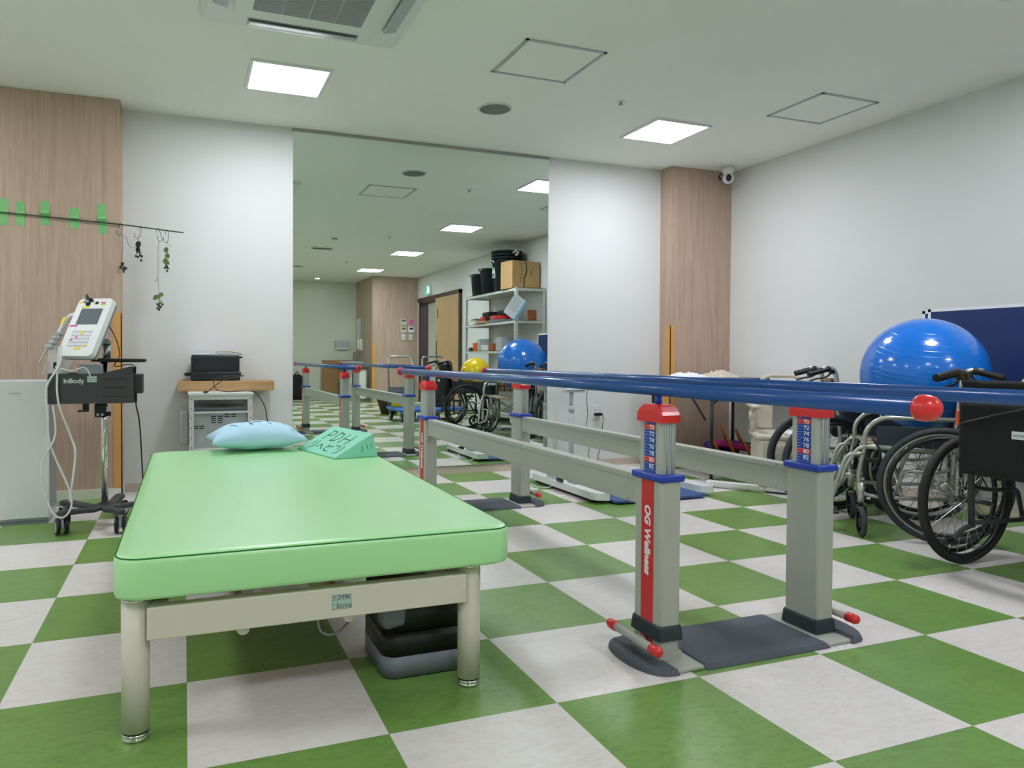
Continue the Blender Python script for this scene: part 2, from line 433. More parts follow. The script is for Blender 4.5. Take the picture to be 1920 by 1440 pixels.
struct('trim_3', MB().b2((2.579, -5.25, 0.062), (2.655, -5.244, 1.165)).b2((2.579, -5.32, 0.062), (2.585, -5.25, 1.165)), M['guard'])
struct('baseboard_far', MB().b2((-1.28, YF-0.008, 0), (2.91, YF, 0.055)), M['base'])
struct('baseboard_left_pier', MB().b2((-2.758, 3.337, 0), (-1.272, 3.345, 0.06)).b2((-1.28, 3.337, 0), (-1.272, YF, 0.06)), M['wall_cream'])
struct('baseboard_right', MB().b2((XR-0.008, D1+1.25, 0), (XR, 3.37, 0.055)).b2((2.902, 3.362, 0), (XR, 3.37, 0.055)).b2((2.902, 3.37, 0), (2.91, YF, 0.055)), M['base'])
struct('baseboard_near', MB().b2((XL, YN, 0), (2.585, YN+0.008, 0.055)).b2((2.577, YN, 0), (2.585, -5.242, 0.055)).b2((2.577, -5.25, 0), (XR, -5.242, 0.055)), M['base'])
# thin pale reveal along ceiling edges
struct('trim_4', MB().b2((-1.28, YF-0.006, H-0.008), (XR-0.62, YF, H)).b2((XR-0.006, -5.25, H-0.008), (XR, 3.37, H)), M['white'])
# sliding door in the right wall
fr = MB().b2((XR-0.05, -5.13, DH+0.01), (XR+0.0, -2.77, 2.06)).b2((XR-0.03, D0-0.06, 0), (XR+0.15, D0+0.02, DH+0.03)).b2((XR+0.0, D1-0.02, 0), (XR+0.15, D1+0.02, DH)).b2((XR, D0, DH-0.02), (XR+0.15, D1, DH)).b2((XR-0.05, -2.82, 0), (XR, -2.77, 2.05))
dr = struct('door_1', fr, M['darkwood'])
sl = MB().b2((XR-0.045, -4.04, 0.01), (XR-0.008, -2.83, DH+0.01)).build('door_slab', M['doorwood'], dr)
MB().b2((XR-0.052, -3.98, 0.85), (XR-0.04, -3.95, 1.2), 0.004).build('door_handle', M['darkwood'], sl)
MB().b2((XR-0.048, -3.93, 1.62), (XR-0.04, -3.89, 1.78)).build('door_window', M['dark'], sl)
MB().cyl((XR-0.06, -4.0, 1.28), (XR-0.04, -4.0, 1.28), 0.014).build('door_lock', M['steel'], sl)

# ------------------------------------------------------------------ wall mirror
mt = thing('wall_mirror', 'wall mirror as tall as the room, reflecting the room behind', 'mirror', (0.821, YF, 0))
MB().b2((-1.008, -0.008, 0.062), (1.009, -0.001, 2.478)).build('glass', M['mirror'], mt)
MB().b2((-1.012, -0.014, 2.478), (1.012, -0.001, 2.498)).build('top_rail', M['steel'], mt)
MB().b2((-1.012, -0.014, 0.056), (1.012, -0.001, 0.064)).build('bottom_rail', M['steel'], mt)

# ------------------------------------------------------------------ ceiling fittings
def ceil_light(x, y, label):
    t = thing('ceiling_light', label, 'ceiling light', (x, y, H), 0, 'square LED ceiling panels')
    h = 0.225; g = 0.205
    m = MB()
    for a, b in (((-h, -h), (h, -g)), ((-h, g), (h, h)), ((-h, -g), (-g, g)), ((g, -g), (h, g))):
        m.b2((a[0], a[1], -0.012), (b[0], b[1], -0.0005))
    m.build('frame', M['white'], t)
    MB().b2((-g, -g, -0.008), (g, g, -0.002)).build('diffuser', M['led'], t)
    return t
ceil_light(-0.343, 2.617, 'lit square ceiling panel left of the round speaker, above the treatment couch')
ceil_light(2.28, 2.63, 'lit square ceiling panel in front of the right wooden pier')
ceil_light(2.32, 0.31, 'lit square ceiling panel seen in the mirror above the black buckets, nearest the mirror')
ceil_light(2.32, -2.02, 'lit square ceiling panel seen in the mirror, middle one of its row')
ceil_light(2.32, -4.35, 'lit square ceiling panel seen in the mirror beside the wood clad pier')
for x, y in ((-0.343, -2.02), (-0.343, -4.35), (-2.9, 2.6), (-2.9, 0.31), (-2.9, -2.02)):
    o = ceil_light(x, y, 'lit square ceiling panel out of the picture on the near side of the room')
    o['group'] = 'ceiling panels outside the picture'
def hatch(cx, cy, sx, sy, label, rz=0.0):
    t = thing('access_hatch', label, 'ceiling hatch', (cx, cy, H), rz, 'ceiling access hatches')
    a, b = sx/2, sy/2; m = MB()
    for p, q in (((-a, -b), (a, -b+0.016)), ((-a, b-0.016), (a, b)), ((-a, -b), (-a+0.016, b)), ((a-0.016, -b), (a, b))):
        m.b2((p[0], p[1], -0.006), (q[0], q[1], -0.0005))
    m.build('frame', M['steel'] if False else M['lgrey'], t)
    MB().b2((-a+0.022, -b+0.022, -0.004), (a-0.022, b-0.022, -0.0005)).build('panel', M['ceil'], t)
    MB().cyl((a-0.01, 0, -0.010), (a-0.01, 0, -0.0055), 0.006, n=10).build('latch', M['steel'], t)
hatch(0.945, 1.87, 0.47, 0.45, 'square ceiling hatch between the air conditioner and the round speaker')
hatch(2.93, 1.89, 0.46, 0.45, 'square ceiling hatch beside the right hand wall')
def speaker(x, y, label):
    t = thing('ceiling_speaker', label, 'speaker', (x, y, H), 0, 'round ceiling speakers')
    MB().lathe([(0.098, -0.0005), (0.112, -0.0005), (0.112, -0.004), (0.104, -0.009), (0.098, -0.006)], n=36).build('rim', M['white'], t)
    MB().lathe([(0.0, -0.012), (0.06, -0.010), (0.099, -0.004)], n=36).build('grille', M['grille'], t)
speaker(0.975, 2.64, 'round grey speaker grille in the ceiling in front of the mirror')
speaker(0.98, -4.28, 'round grey speaker grille far back in the mirror, cut by its left edge')
def sprinkler(x, y, label):
    t = thing('sprinkler', label, 'sprinkler', (x, y, H), 0, 'ceiling sprinkler heads')
    MB().lathe([(0.0, -0.004), (0.028, -0.004), (0.034, -0.0005)], n=20).build('escutcheon', M['white'], t)
    MB().cyl((0, 0, -0.02), (0, 0, -0.003), 0.009, n=10).lathe([(0, -0.024), (0.015, -0.022), (0.0, -0.02)], n=12).build('nozzle', M['steel'], t)
sprinkler(1.656, 2.238, 'small sprinkler head in the ceiling between the speaker and the right light')
sprinkler(1.66, -0.65, 'small sprinkler head in the ceiling seen near the middle of the mirror')
sprinkler(1.66, -3.35, 'small sprinkler head in the ceiling far back in the mirror')
t = thing('smoke_detector', 'white smoke detector on the ceiling seen in the mirror', 'smoke detector', (0.984, -0.95, H))
MB().lathe([(0, -0.035), (0.03, -0.033), (0.042, -0.018), (0.052, -0.012), (0.055, -0.0005)], n=24).build('housing', M['white'], t)
MB().lathe([(0.032, -0.0335), (0.037, -0.026), (0.038, -0.03)], n=24).build('sensor_ring', M['dark'], t)
t = thing('ceiling_vent', 'small open ceiling vent seen in the mirror left of the lights', 'vent', (1.0, -1.99, H))
m = MB()
for a, b in (((-.16, -.09), (.16, -.07)), ((-.16, .07), (.16, .09)), ((-.16, -.07), (-.14, .07)), ((.14, -.07), (.16, .07))): m.b2((a[0], a[1], -.012), (b[0], b[1], -.0005))
m.build('frame', M['white'], t)
m = MB()
for k in range(5): m.b2((-.14, -.06+k*.028, -.010), (.14, -.052+k*.028, -.003))
m.build('slat', M['grille'], t); MB().b2((-.14, -.07, -.0025), (.14, .07, -.0005)).build('backing', M['dark'], t)
t = thing('downlight', 'small round lit downlight far back in the mirror', 'downlight', (1.653, -6.147, H))
MB().lathe([(0.045, -0.0005), (0.06, -0.0005), (0.056, -0.006), (0.045, -0.003)], n=24).build('rim', M['white'], t)
MB().cyl((0, 0, -0.004), (0, 0, -0.001), 0.046, n=24).build('lens', M['led'], t)

# ceiling cassette air conditioner
ac = thing('air_conditioner', 'square ceiling cassette air conditioner with a slatted intake grille', 'air conditioner', (-0.365, 1.49, H))
m = MB(); q = 0.475
pr = rrect(-q, -q, q, q, 0.05)
sc = [(1.0, -0.0005), (1.0, -0.012), (0.985, -0.028), (0.93, -0.036)]
n = len(pr); vv = []; ff = []
for k, z in sc: vv += [(p[0]*k, p[1]*k, z) for p in pr]
for j in range(len(sc)-1): ff += [(j*n+i, j*n+(i+1) % n, (j+1)*n+(i+1) % n, (j+1)*n+i) for i in range(n)]
ff.append(tuple((len(sc)-1)*n+i for i in range(n)))
m.add(vv, ff, False); m.build('casing', M['white'], ac)
m = MB(); m.prism(rrect(-0.325, -0.325, 0.325, 0.325, 0.04), -0.046, -0.036); pn = m.build('intake_panel', M['white'], ac)
m = MB()
for k in range(46):
    y = -0.235+k*0.0104
    m.b2((-0.245, y, -0.051), (0.245, y+0.0045, -0.046))
for x in (-0.12, 0, 0.12): m.b2((x-0.003, -0.235, -0.0505), (x+0.003, 0.24, -0.0462))
m.build('intake_slats', M['lgrey'], pn)
MB().b2((-0.247, -0.24, -0.0468), (0.247, 0.245, -0.0461)).build('grille_backing', M['grille'], pn)
for k in range(4):
    R = Matrix.Rotation(k*PI/2, 4, 'Z')
    sl = MB().b2((-0.26, 0.352, -0.0375), (0.26, 0.42, -0.0362), X=R).build('air_outlet', M['lgrey'], ac)
    fl = MB()
    X = R @ Matrix.Translation((0, 0.387, -0.0435)) @ Matrix.Rotation(0.22, 4, 'X')
    fl.box((0, 0, 0), (0.512, 0.064, 0.006), 0.002, X=X)
    fl.build('louvre', M['lgrey'], sl)

# security camera
t = thing('security_camera', 'small white security camera on the ceiling above the right wooden pier', 'camera', (3.36, 3.22, H))
MB().lathe([(0.0, -0.0005), (0.04, -0.0005), (0.05, -0.02), (0.05, -0.045), (0.036, -0.062), (0.0, -0.066)], n=24).build('base', M['white'], t)
hd = MB().sph((0, 0, -0.098), 0.046, 24, 16).build('head', M['white'], t)
dv = Vector((-0.55, -0.8, -0.12)).normalized()
a_, b_ = frame_axes(dv)
m = MB(); vv = [tuple(Vector((0, 0, -0.098))+dv*0.030+0*a_)]
ff = []
for j in range(1, 6):
    for i in range(20):
        th = 0.62*j/5; ph = 2*PI*i/20
        d = (dv*math.cos(th)+(a_*math.cos(ph)*0.75+b_*math.sin(ph)*1.15)*math.sin(th)).normalized()
        vv.append(tuple(Vector((0, 0, -0.098))+d*0.0475))
for i in range(20): ff.append((0+1+i, 1+(i+1) % 20, 0))
vv[0] = tuple(Vector((0, 0, -0.098))+dv*0.0475)
for j in range(4):
    for i in range(20): ff.append((1+j*20+i, 1+(j+1)*20+i, 1+(j+1)*20+(i+1) % 20, 1+j*20+(i+1) % 20))
m.add(vv, ff, True).build('lens_window', M['black'], hd)
MB().tube(smooth([(-0.04, 0.02, -0.05), (-0.065, 0.03, -0.075), (-0.05, 0.05, -0.095), (0.02, 0.09, -0.09), (0.03, 0.145, -0.05)]), 0.004, 6).build('cable', M['black'], t)
# ------------------------------------------------------------------ treatment couch
bed = thing('treatment_couch', 'large treatment couch with a bright green vinyl mattress on cream round legs', 'treatment couch', (-0.578, 1.09, 0), -0.004)
BX0, BX1, BY0, BY1 = -0.477, 0.516, -0.968, 0.965
mm = MB(); vv = []; ff = []; rings = []
for dz, ins in ((0.0, 0.012), (0.004, 0.003), (0.012, 0.0), (0.086, 0.0), (0.094, 0.002), (0.099, 0.008), (0.1015, 0.017), (0.102, 0.03)):
    rings.append([(p[0], p[1], 0.338+dz) for p in rrect(BX0+ins, BY0+ins, BX1-ins, BY1-ins, 0.062-ins*0.6, 7)])
nr_ = len(rings[0])
for q_ in rings: vv += q_
ff = [(j*nr_+i, j*nr_+(i+1) % nr_, (j+1)*nr_+(i+1) % nr_, (j+1)*nr_+i) for j in range(len(rings)-1) for i in range(nr_)]
mm.add(vv, ff, True).add(vv, [tuple(range(nr_))[::-1], tuple((len(rings)-1)*nr_+i for i in range(nr_))], False)
mm = mm.build('mattress', M['mattress'], bed)
pts = [(p[0], p[1], 0.4345) for p in rrect(BX0+0.004, BY0+0.004, BX1-0.004, BY1-0.004, 0.059, 7)]
MB().tube(pts, 0.0019, 6, closed=True).build('piping', M['seam'], mm)
lp = [(-0.431, -0.905), (0.407, -0.905), (-0.431, 0.86), (0.407, 0.86)]
for x, y in lp:
    lg = MB().cyl((x, y, 0.022), (x, y, 0.326), 0.031, n=32).build('leg', M['offwhite'], bed)
    MB().cyl((x, y, 0.018), (x, y, 0.023), 0.0305, n=32).build('black_ring', M['black'], lg)
    MB().lathe([(0, 0), (0.027, 0), (0.031, 0.003), (0.031, 0.009), (0.029, 0.010), (0.031, 0.012), (0.031, 0.018), (0, 0.018)], c=(x, y, 0), n=32).build('chrome_foot', M['chrome'], lg)
    MB().cyl((x, y, 0.3255), (x, y, 0.3385), 0.0225, n=28).lathe([(0.024, 0.326), (0.031, 0.327), (0.030, 0.332), (0.022, 0.333)], c=(x, y, 0), n=28).build('chrome_collar', M['chrome'], lg)
for y in (-0.93, 0.86):
    bb = MB().b2((-0.405, y-0.018, 0.24), (0.385, y+0.018, 0.316), 0.003).build('end_beam', M['offwhite'], bed)
    if y < 0:
        st = MB().b2((-0.02+0.042, y-0.0186, 0.262), (0.029+0.042, y-0.018, 0.299)).build('inventory_sticker', M['stickerg'], bb)
        ft = MB()
        for k in range(4): ft.b2((0.022, y-0.0189, 0.2625+k*0.0118), (0.071, y-0.0186, 0.2632+k*0.0118))
        for xx in (0.022, 0.0355, 0.0703): ft.b2((xx, y-0.0189, 0.2625), (xx+0.0007, y-0.0186, 0.2986))
        ft.build('sticker_grid', M['txtd'], st)
        X = lambda px, pz: axes((px, y-0.0188, pz), (1, 0, 0), (0, 0, 1))
        text('3446', 0.013, M['txtd'], X(0.053, 0.2925), st, 'sticker_number', sx=1.2)
        text('2025/4/30', 0.0095, M['txtd'], X(0.053, 0.2685), st, 'sticker_date')
        text('ID', 0.008, M['txtd'], X(0.029, 0.2925), st, 'sticker_heading')
for x in (-0.38, 0.36):
    MB().b2((x-0.02, -0.9, 0.262), (x+0.02, 0.86, 0.316), 0.003).build('side_beam', M['offwhite'], bed)
MB().b2((-0.42, -0.90, 0.326), (0.42, 0.90, 0.338)).build('mattress_board', M['boardwood'], bed)
# lifting scissor mechanism and motor under the mattress
m = MB()
for x in (-0.12, 0.12):
    for a, b in (((x, -0.55, 0.20), (x, 0.35, 0.325)), ((x+0.03, 0.45, 0.20), (x+0.03, -0.25, 0.325))):
        m.tube([a, b], 0.014, 8)
m.tube([(-0.36, -0.55, 0.225), (0.36, -0.55, 0.225)], 0.014, 10).tube([(-0.36, 0.42, 0.225), (0.36, 0.42, 0.225)], 0.014, 10)
for x in (-0.19, 0.07): m.tube([(x, -0.93, 0.236), (x, -0.6, 0.236)], 0.016, 12)
m.build('lift_linkage', M['offwhite'], bed)
MB().b2((0.10, -0.4, 0.25), (0.24, 0.2, 0.32), 0.01).build('motor_housing', M['mgrey'], bed)
MB().tube(smooth([(0.12, -0.5, 0.24), (0.05, -0.62, 0.2), (0.03, -0.70, 0.17), (0.035, -0.72, 0.125), (0.08, -0.72, 0.115), (0.15, -0.66, 0.15), (0.19, -0.6, 0.2)]), 0.0035, 6).tube(smooth([(-0.03, -0.8, 0.235), (0.03, -0.82, 0.215), (0.1, -0.8, 0.21), (0.17, -0.72, 0.19)]), 0.003, 6).build('cable', M['lgrey'], bed)

# black and grey step box under the couch
t = thing('storage_box', 'black and grey plastic box standing on the floor under the treatment couch', 'box', (-0.265, 0.40, 0))
def rb(z0, z1, k0=1.0, k1=1.0, hx=0.125, hy=0.13, r=0.04):
    m = MB(); p = rrect(-hx, -hy, hx, hy, r, 6); n = len(p)
    v = [(a*k0, b*k0, z0) for a, b in p]+[(a*k1, b*k1, z1) for a, b in p]
    m.add(v, [(i, (i+1) % n, n+(i+1) % n, n+i) for i in range(n)], True)
    m.add(v, [tuple(range(n))[::-1], tuple(range(n, 2*n))], False); return m
rb(0.004, 0.062).build('base', M['mgrey'], t)
rb(0.0, 0.005, 0.98, 0.98).build('foot_pad', M['black'], t)
rb(0.062, 0.128, 0.995, 0.995).build('body', M['black'], t)
rb(0.1295, 0.228, 0.99, 0.975).build('lid', M['black'], t)
m = MB().b2((-0.128, -0.130, 0.138), (-0.055, -0.05, 0.232), 0.018, seg=3); m.build('latch', M['mgrey'], t)

# ------------------------------------------------------------------ pillow
t = MB(); nu, nv = 40, 28; vv = []; ff = []
for side in (1, -1):
    for j in range(nv+1):
        for i in range(nu+1):
            u, v = -1+2*i/nu, -1+2*j/nv
            px = u*(1-0.055*(1-u*u)*0-0.05*v*v*(1-abs(u))); py = v*(1-0.09*(1-u*u)*0)
            inx = 1-0.10*math.cos(v*PI/2); iny = 1-0.10*math.cos(u*PI/2)
            h = ((1-abs(u)**2.6)*(1-abs(v)**2.4))**0.55
            wr_ = 0.004*math.sin(9*u+4*v)*math.sin(7*v)*h
            z = (0.082 if side > 0 else 0.05)*h+wr_
            vv.append((0.225*px*inx, 0.16*py*iny, 0.052+side*z))
o_ = 0
for side in (0, 1):
    for j in range(nv):
        for i in range(nu):
            a = side*(nu+1)*(nv+1)+j*(nu+1)+i
            ff.append((a, a+1, a+nu+2, a+nu+1) if side == 0 else (a, a+nu+1, a+nu+2, a+1))
t.add(vv, ff, True)
pil = t.build('pillow', M['pillow'], None, (-0.575, 1.995, 0.442), (0, 0, 0.06))
tag(pil, 'soft aqua pillow lying on the far end of the green couch', 'pillow')
def pz(u, v):
    h = ((1-abs(u)**2.6)*(1-abs(v)**2.4))**0.55
    return V(0.225*u*(1-0.10*math.cos(v*PI/2))*(1-0.05*v*v*(1-abs(u))), 0.16*v*(1-0.10*math.cos(u*PI/2)), 0.052+0.082*h+0.004*math.sin(9*u+4*v)*math.sin(7*v)*h+0.0006)
def stroke(mb, pts, wdt=0.003, X=None, nrm=V(0, 0, 1)):
    P = [Vector(p) for p in pts]
    for a, b in zip(P, P[1:]):
        d = (b-a); s_ = d.cross(nrm)
        if s_.length < 1e-9: continue
        s_ = s_.normalized()*wdt/2; e = d.normalized()*wdt*0.3; up = nrm*0.0004
        mb.add([a-s_-e+up, b-s_+e+up, b+s_+e+up, a+s_-e+up, a-s_-e, b-s_+e, b+s_+e, a+s_-e], [(0, 1, 2, 3), (0, 4, 5, 1), (1, 5, 6, 2), (2, 6, 7, 3), (3, 7, 4, 0)], False, X)
    return mb
ik = MB()
for su in ([(-.62, -.1), (-.5, -.35), (-.46, -.5)], [(-.22, -.05), (-.18, -.4), (-.14, -.5)], [(-.2, -.42), (-.05, -.3), (0.1, -.05)], [(.26, 0), (.27, -.3), (.3, -.48)], [(.6, .1), (.64, -.2), (.62, -.45)]):
    pts = [pz(su[0][0]+(su[-1][0]-su[0][0])*q/6, su[0][1]+(su[-1][1]-su[0][1])*q/6) for q in range(7)]
    ik.tube(pts, 0.0017 if su[0][0] < .5 else 0.0008, 5)
for a, b in (((.70, -.62), (.71, -.78)), ((.75, -.6), (.755, -.82)), ((.82, -.6), (.82, -.78)), ((.87, -.58), (.87, -.8))):
    ik.tube([pz(*a), pz((a[0]+b[0])/2, (a[1]+b[1])/2), pz(*b)], 0.0008, 5)
ik.build('marker_writing', M['ink'], pil)
# ------------------------------------------------------------------ foam wedge with handwriting
A, B, Cc = V(-0.385, 1.93, 0), V(-0.283, 1.522, 0), V(-0.075, 1.560, 0)
D = A+(Cc-B); org = V(-0.23, 1.75, 0.4405)
Ct = Cc+V(-0.02, 0.01, 0.105); Dt = D+V(-0.02, 0.01, 0.105); e_ = V(0, 0, 0.006)
P = [A, B, Cc, D, A+e_, B+e_, Ct, Dt]
P = [p-V(org.x, org.y, 0) for p in P]
m = MB().add(P, [(0, 3, 2, 1), (4, 5, 6, 7), (0, 1, 5, 4), (1, 2, 6, 5), (2, 3, 7, 6), (3, 0, 4, 7)], False)
wd = m.build('foam_wedge', M['wedge'], None, org)
bv = wd.modifiers.new('bevel', 'BEVEL'); bv.width = 0.006; bv.segments = 3
tag(wd, 'mint green foam wedge with black handwriting on the far corner of the couch', 'foam wedge')
A4, B4, C6, D7 = P[4], P[5], P[6], P[7]
ux = (B4-A4); uy = (D7-A4); nr = ux.cross(uy).normalized()
def sl_(s, r):   # s along reading direction 0..1, r from thin edge 0..1
    return A4+ux*s+uy*r+nr*0.0006
ik = MB()
Lts = [ # PDH on upper line, katakana and hiragana below
 [(.20, .88), (.20, .50)], [(.20, .88), (.30, .86), (.33, .76), (.28, .68), (.20, .68)],
 [(.42, .86), (.41, .50)], [(.40, .87), (.52, .82), (.55, .68), (.50, .54), (.40, .50)],
 [(.64, .86), (.63, .48)], [(.80, .84), (.79, .48)], [(.63, .67), (.80, .66)],
 [(.16, .40), (.16, .25)], [(.24, .42), (.25, .2), (.20, .1)],
 [(.32, .18), (.38, .32), (.48, .15)],
 [(.54, .38), (.55, .18), (.60, .12), (.68, .13)], [(.66, .33), (.56, .28)], [(.70, .40), (.72, .36)], [(.74, .41), (.76, .37)],
 [(.80, .40), (.81, .26)], [(.88, .41), (.89, .2), (.84, .1)]]
for L in Lts: stroke(ik, [sl_(1.0*a, 0.92*b+.02) for a, b in L], 0.0055, nrm=nr)
sB, sC, s6 = P[1], P[2], P[6]
sn = (sC-sB).cross(s6-sB).normalized()
if sn.y > 0: sn = -sn
def sd(a, b): return sB+(sC-sB)*a+V(0, 0, 1)*b*0.1+sn*0.0006+V(-0.02, 0.01, 0)*b*a
for L in ([(.66, .52), (.68, .3), (.62, .24)], [(.78, .58), (.80, .34)], [(.88, .6), (.90, .4)]):
    stroke(ik, [sd(a, b) for a, b in L], 0.0018, nrm=sn)
ik.build('marker_writing', M['ink'], wd)

# ------------------------------------------------------------------ parallel bars
pb = thing('parallel_bars', 'adjustable walking parallel bars with blue rails, red caps and grey posts', 'parallel bars', (0.727, 1.24, 0))
LX, RX = -0.3, 0.3          # local post positions
YA, YB = -1.075, 1.10       # near and far base
RZ = 0.802
def scaleplate(post, x, y, sgn, z0=0.556, z1=0.707):
    # numbers face outward on x side sgn
    px = x+sgn*0.0003
    pl = MB().b2((x, y-0.030, z0), (px+sgn*0.0006, y+0.026, z1)).build('height_scale', M['blue'], post)
    tk = MB()
    for k in range(7):
        nnum = 70+2*k; z = 0.6905-(nnum-70)*0.00967
        if nnum in (70, 80): MB().b2((x, y-0.030, z-0.0085), (x+sgn*0.0012, y+0.026, z+0.0085)).build('red_band', M['redstrip'], pl)
    for k in range(17):
        z = 0.703-k*0.00967*0.97
        tk.b2((x, y+0.012+(0.004 if k % 2 else 0), z-0.0005), (x+sgn*0.0014, y+0.026, z+0.0003))
        if k % 2: tk.b2((x, y-0.030, z-0.0002), (x+sgn*0.0013, y+0.013, z+0.0003))
    tk.build('tick_marks', M['txtw'], pl)
    vs = []; mo = None
    for k in range(7):
        z = 0.6905-2*k*0.00967
        X = axes((px+sgn*0.0012, y-0.012, z-0.001), (0, sgn, 0), (0, 0, 1))
        o = text(str(70+2*k), 0.0185, M['txtw'], X, pl, 'scale_number', 0.0002, bold=0.0003, sx=1.25)
def post(x, y, side, near, label=None):
    # x,y centre; side -1 left rail, +1 right rail ; outward face carries red strip
    hx, hy = 0.036, 0.066
    lo = MB().b2((x-hx, y-hy, 0.012), (x+hx, y+hy, 0.54), 0.010, seg=2).build('post', M['grey'], pb)
    strip = side
    sx_ = x+strip*hx
    rs = MB().b2((sx_, y-0.032, 0.02), (sx_+strip*0.0006, y+0.028, 0.534)).build('red_strip', M['redstrip'], lo)
    if strip < 0: X = axes((sx_-0.001, y-0.002, 0.355), (0, 0, -1), (0, -1, 0))
    else: X = axes((sx_+0.001, y-0.002, 0.355), (0, 0, -1), (0, 1, 0))
    text('OG Wellness', 0.037, M['txtw'], X, rs, 'lettering', 0.0003, shear=0.2, sx=1.02, bold=0.0016)
    co = MB().b2((x-hx-0.008, y-hy-0.008, 0.533), (x+hx+0.008, y+hy+0.008, 0.555), 0.006).build('collar', M['bluecap'], lo)
    ux_, uy_ = 0.030, 0.054
    up = MB().prism([(x-ux_, y+uy_-0.008), (x-ux_, y-uy_+0.010), (x-ux_+0.010, y-uy_), (x+ux_-0.010, y-uy_), (x+ux_, y-uy_+0.010), (x+ux_, y+uy_-0.008), (x+ux_-0.008, y+uy_), (x-ux_+0.008, y+uy_)], 0.55, 0.712).build('inner_column', M['grey'], pb)
    rod = MB()
    for dx in (-0.008, 0.010): rod.cyl((x+dx, y-uy_-0.001, 0.552), (x+dx, y-uy_-0.001, 0.712), 0.003, n=10)
    for dx in (-0.016, 0.0, 0.019): rod.b2((x+dx-0.001, y-uy_-0.0022, 0.555), (x+dx+0.001, y-uy_+0.001, 0.71))
    rod.build('guide_rods', M['lgrey'], up)
    if near: scaleplate(up, x-ux_, y, -1)
    # red cap
    cp = MB(); prof = [(0.0, 1.0), (0.022, 1.0), (0.032, 0.93), (0.046, 0.70), (0.052, 0.55)]
    rc = rrect(-1, -1, 1, 1, 0.18, 3); n = len(rc); v = []
    for h, k in prof: v += [(x+p[0]*(ux_+0.007)*(0.5+0.5*k), y+p[1]*(uy_+0.008)*k, 0.706+h) for p in rc]
    f = [(j*n+i, j*n+(i+1) % n, (j+1)*n+(i+1) % n, (j+1)*n+i) for j in range(len(prof)-1) for i in range(n)]
    f.append(tuple((len(prof)-1)*n+i for i in range(n))); f.append(tuple(range(n))[::-1])
    cp.add(v, f, False); cp.build('cap', M['red'], up)
    MB().cyl((x, y, 0.755), (x, y, 0.785), 0.010, n=14).build('rail_stem', M['bluecap'], up)
    # boot
    z0 = 0.07 if (side < 0) else 0.016
    bt = MB(); rc = rrect(-1, -1, 1, 1, 0.2, 4); n = len(rc); v = []
    for h, k in ((0.0, 0.009), (0.036, 0.005), (0.042, 0.0015)): v += [(x+p[0]*(hx+k), y+p[1]*(hy+k), z0+h) for p in rc]
    f = [(j*n+i, j*n+(i+1) % n, (j+1)*n+(i+1) % n, (j+1)*n+i) for j in range(2) for i in range(n)]+[tuple(range(n))[::-1], tuple(2*n+i for i in range(n))]
    bt.add(v, f, False); bt.build('rubber_boot', M['boot'], lo)
    MB().b2((x-hx-0.003, y-hy-0.003, 0.012), (x+hx+0.003, y+hy+0.003, 0.035)).build('foot_sleeve', M['grey'], lo)
for side, x in ((-1, LX), (1, RX)):
    for near, y in ((True, YA), (False, YB)): post(x, y, side, near)
    # longitudinal beam
    bm_ = MB().b2((x-0.024, YA+0.064, 0.446), (x+0.024, YB-0.064, 0.538), 0.003).build('side_beam', M['grey'], pb)
    sc_ = MB()
    for k in range(6):
        yy = YA+0.12+k*(YB-YA-0.24)/5
        for z in (0.455, 0.529):
            for s in (-1, 1): sc_.cyl((x+s*0.0235, yy, z), (x+s*0.0255, yy, z), 0.003, n=8)
    sc_.b2((x-0.0246, YA+0.066, 0.519), (x+0.0246, YB-0.066, 0.5203))
    sc_.build('screws', M['steel'], bm_)
    rl = MB().cyl((x, -1.898, RZ), (x, 1.655, RZ), 0.0195, n=32).build('hand_rail', M['bluerail'], pb)
    cpn = MB().lathe([(0.0195, -0.012), (0.0245, -0.011), (0.0262, -0.004), (0.0262, 0.006), (0.0235, 0.017), (0.0175, 0.025), (0.009, 0.030), (0, 0.031)], c=(x, -1.901, RZ), axis=(0, -1, 0), n=28).build('end_cap', M['red'], rl)
    MB().lathe([(0.0195, -0.012), (0.0245, -0.011), (0.0262, -0.004), (0.0262, 0.006), (0.0235, 0.017), (0.0175, 0.025), (0.009, 0.030), (0, 0.031)], c=(x, 1.66, RZ), axis=(0, 1, 0), n=28).build('end_cap', M['red'], rl)
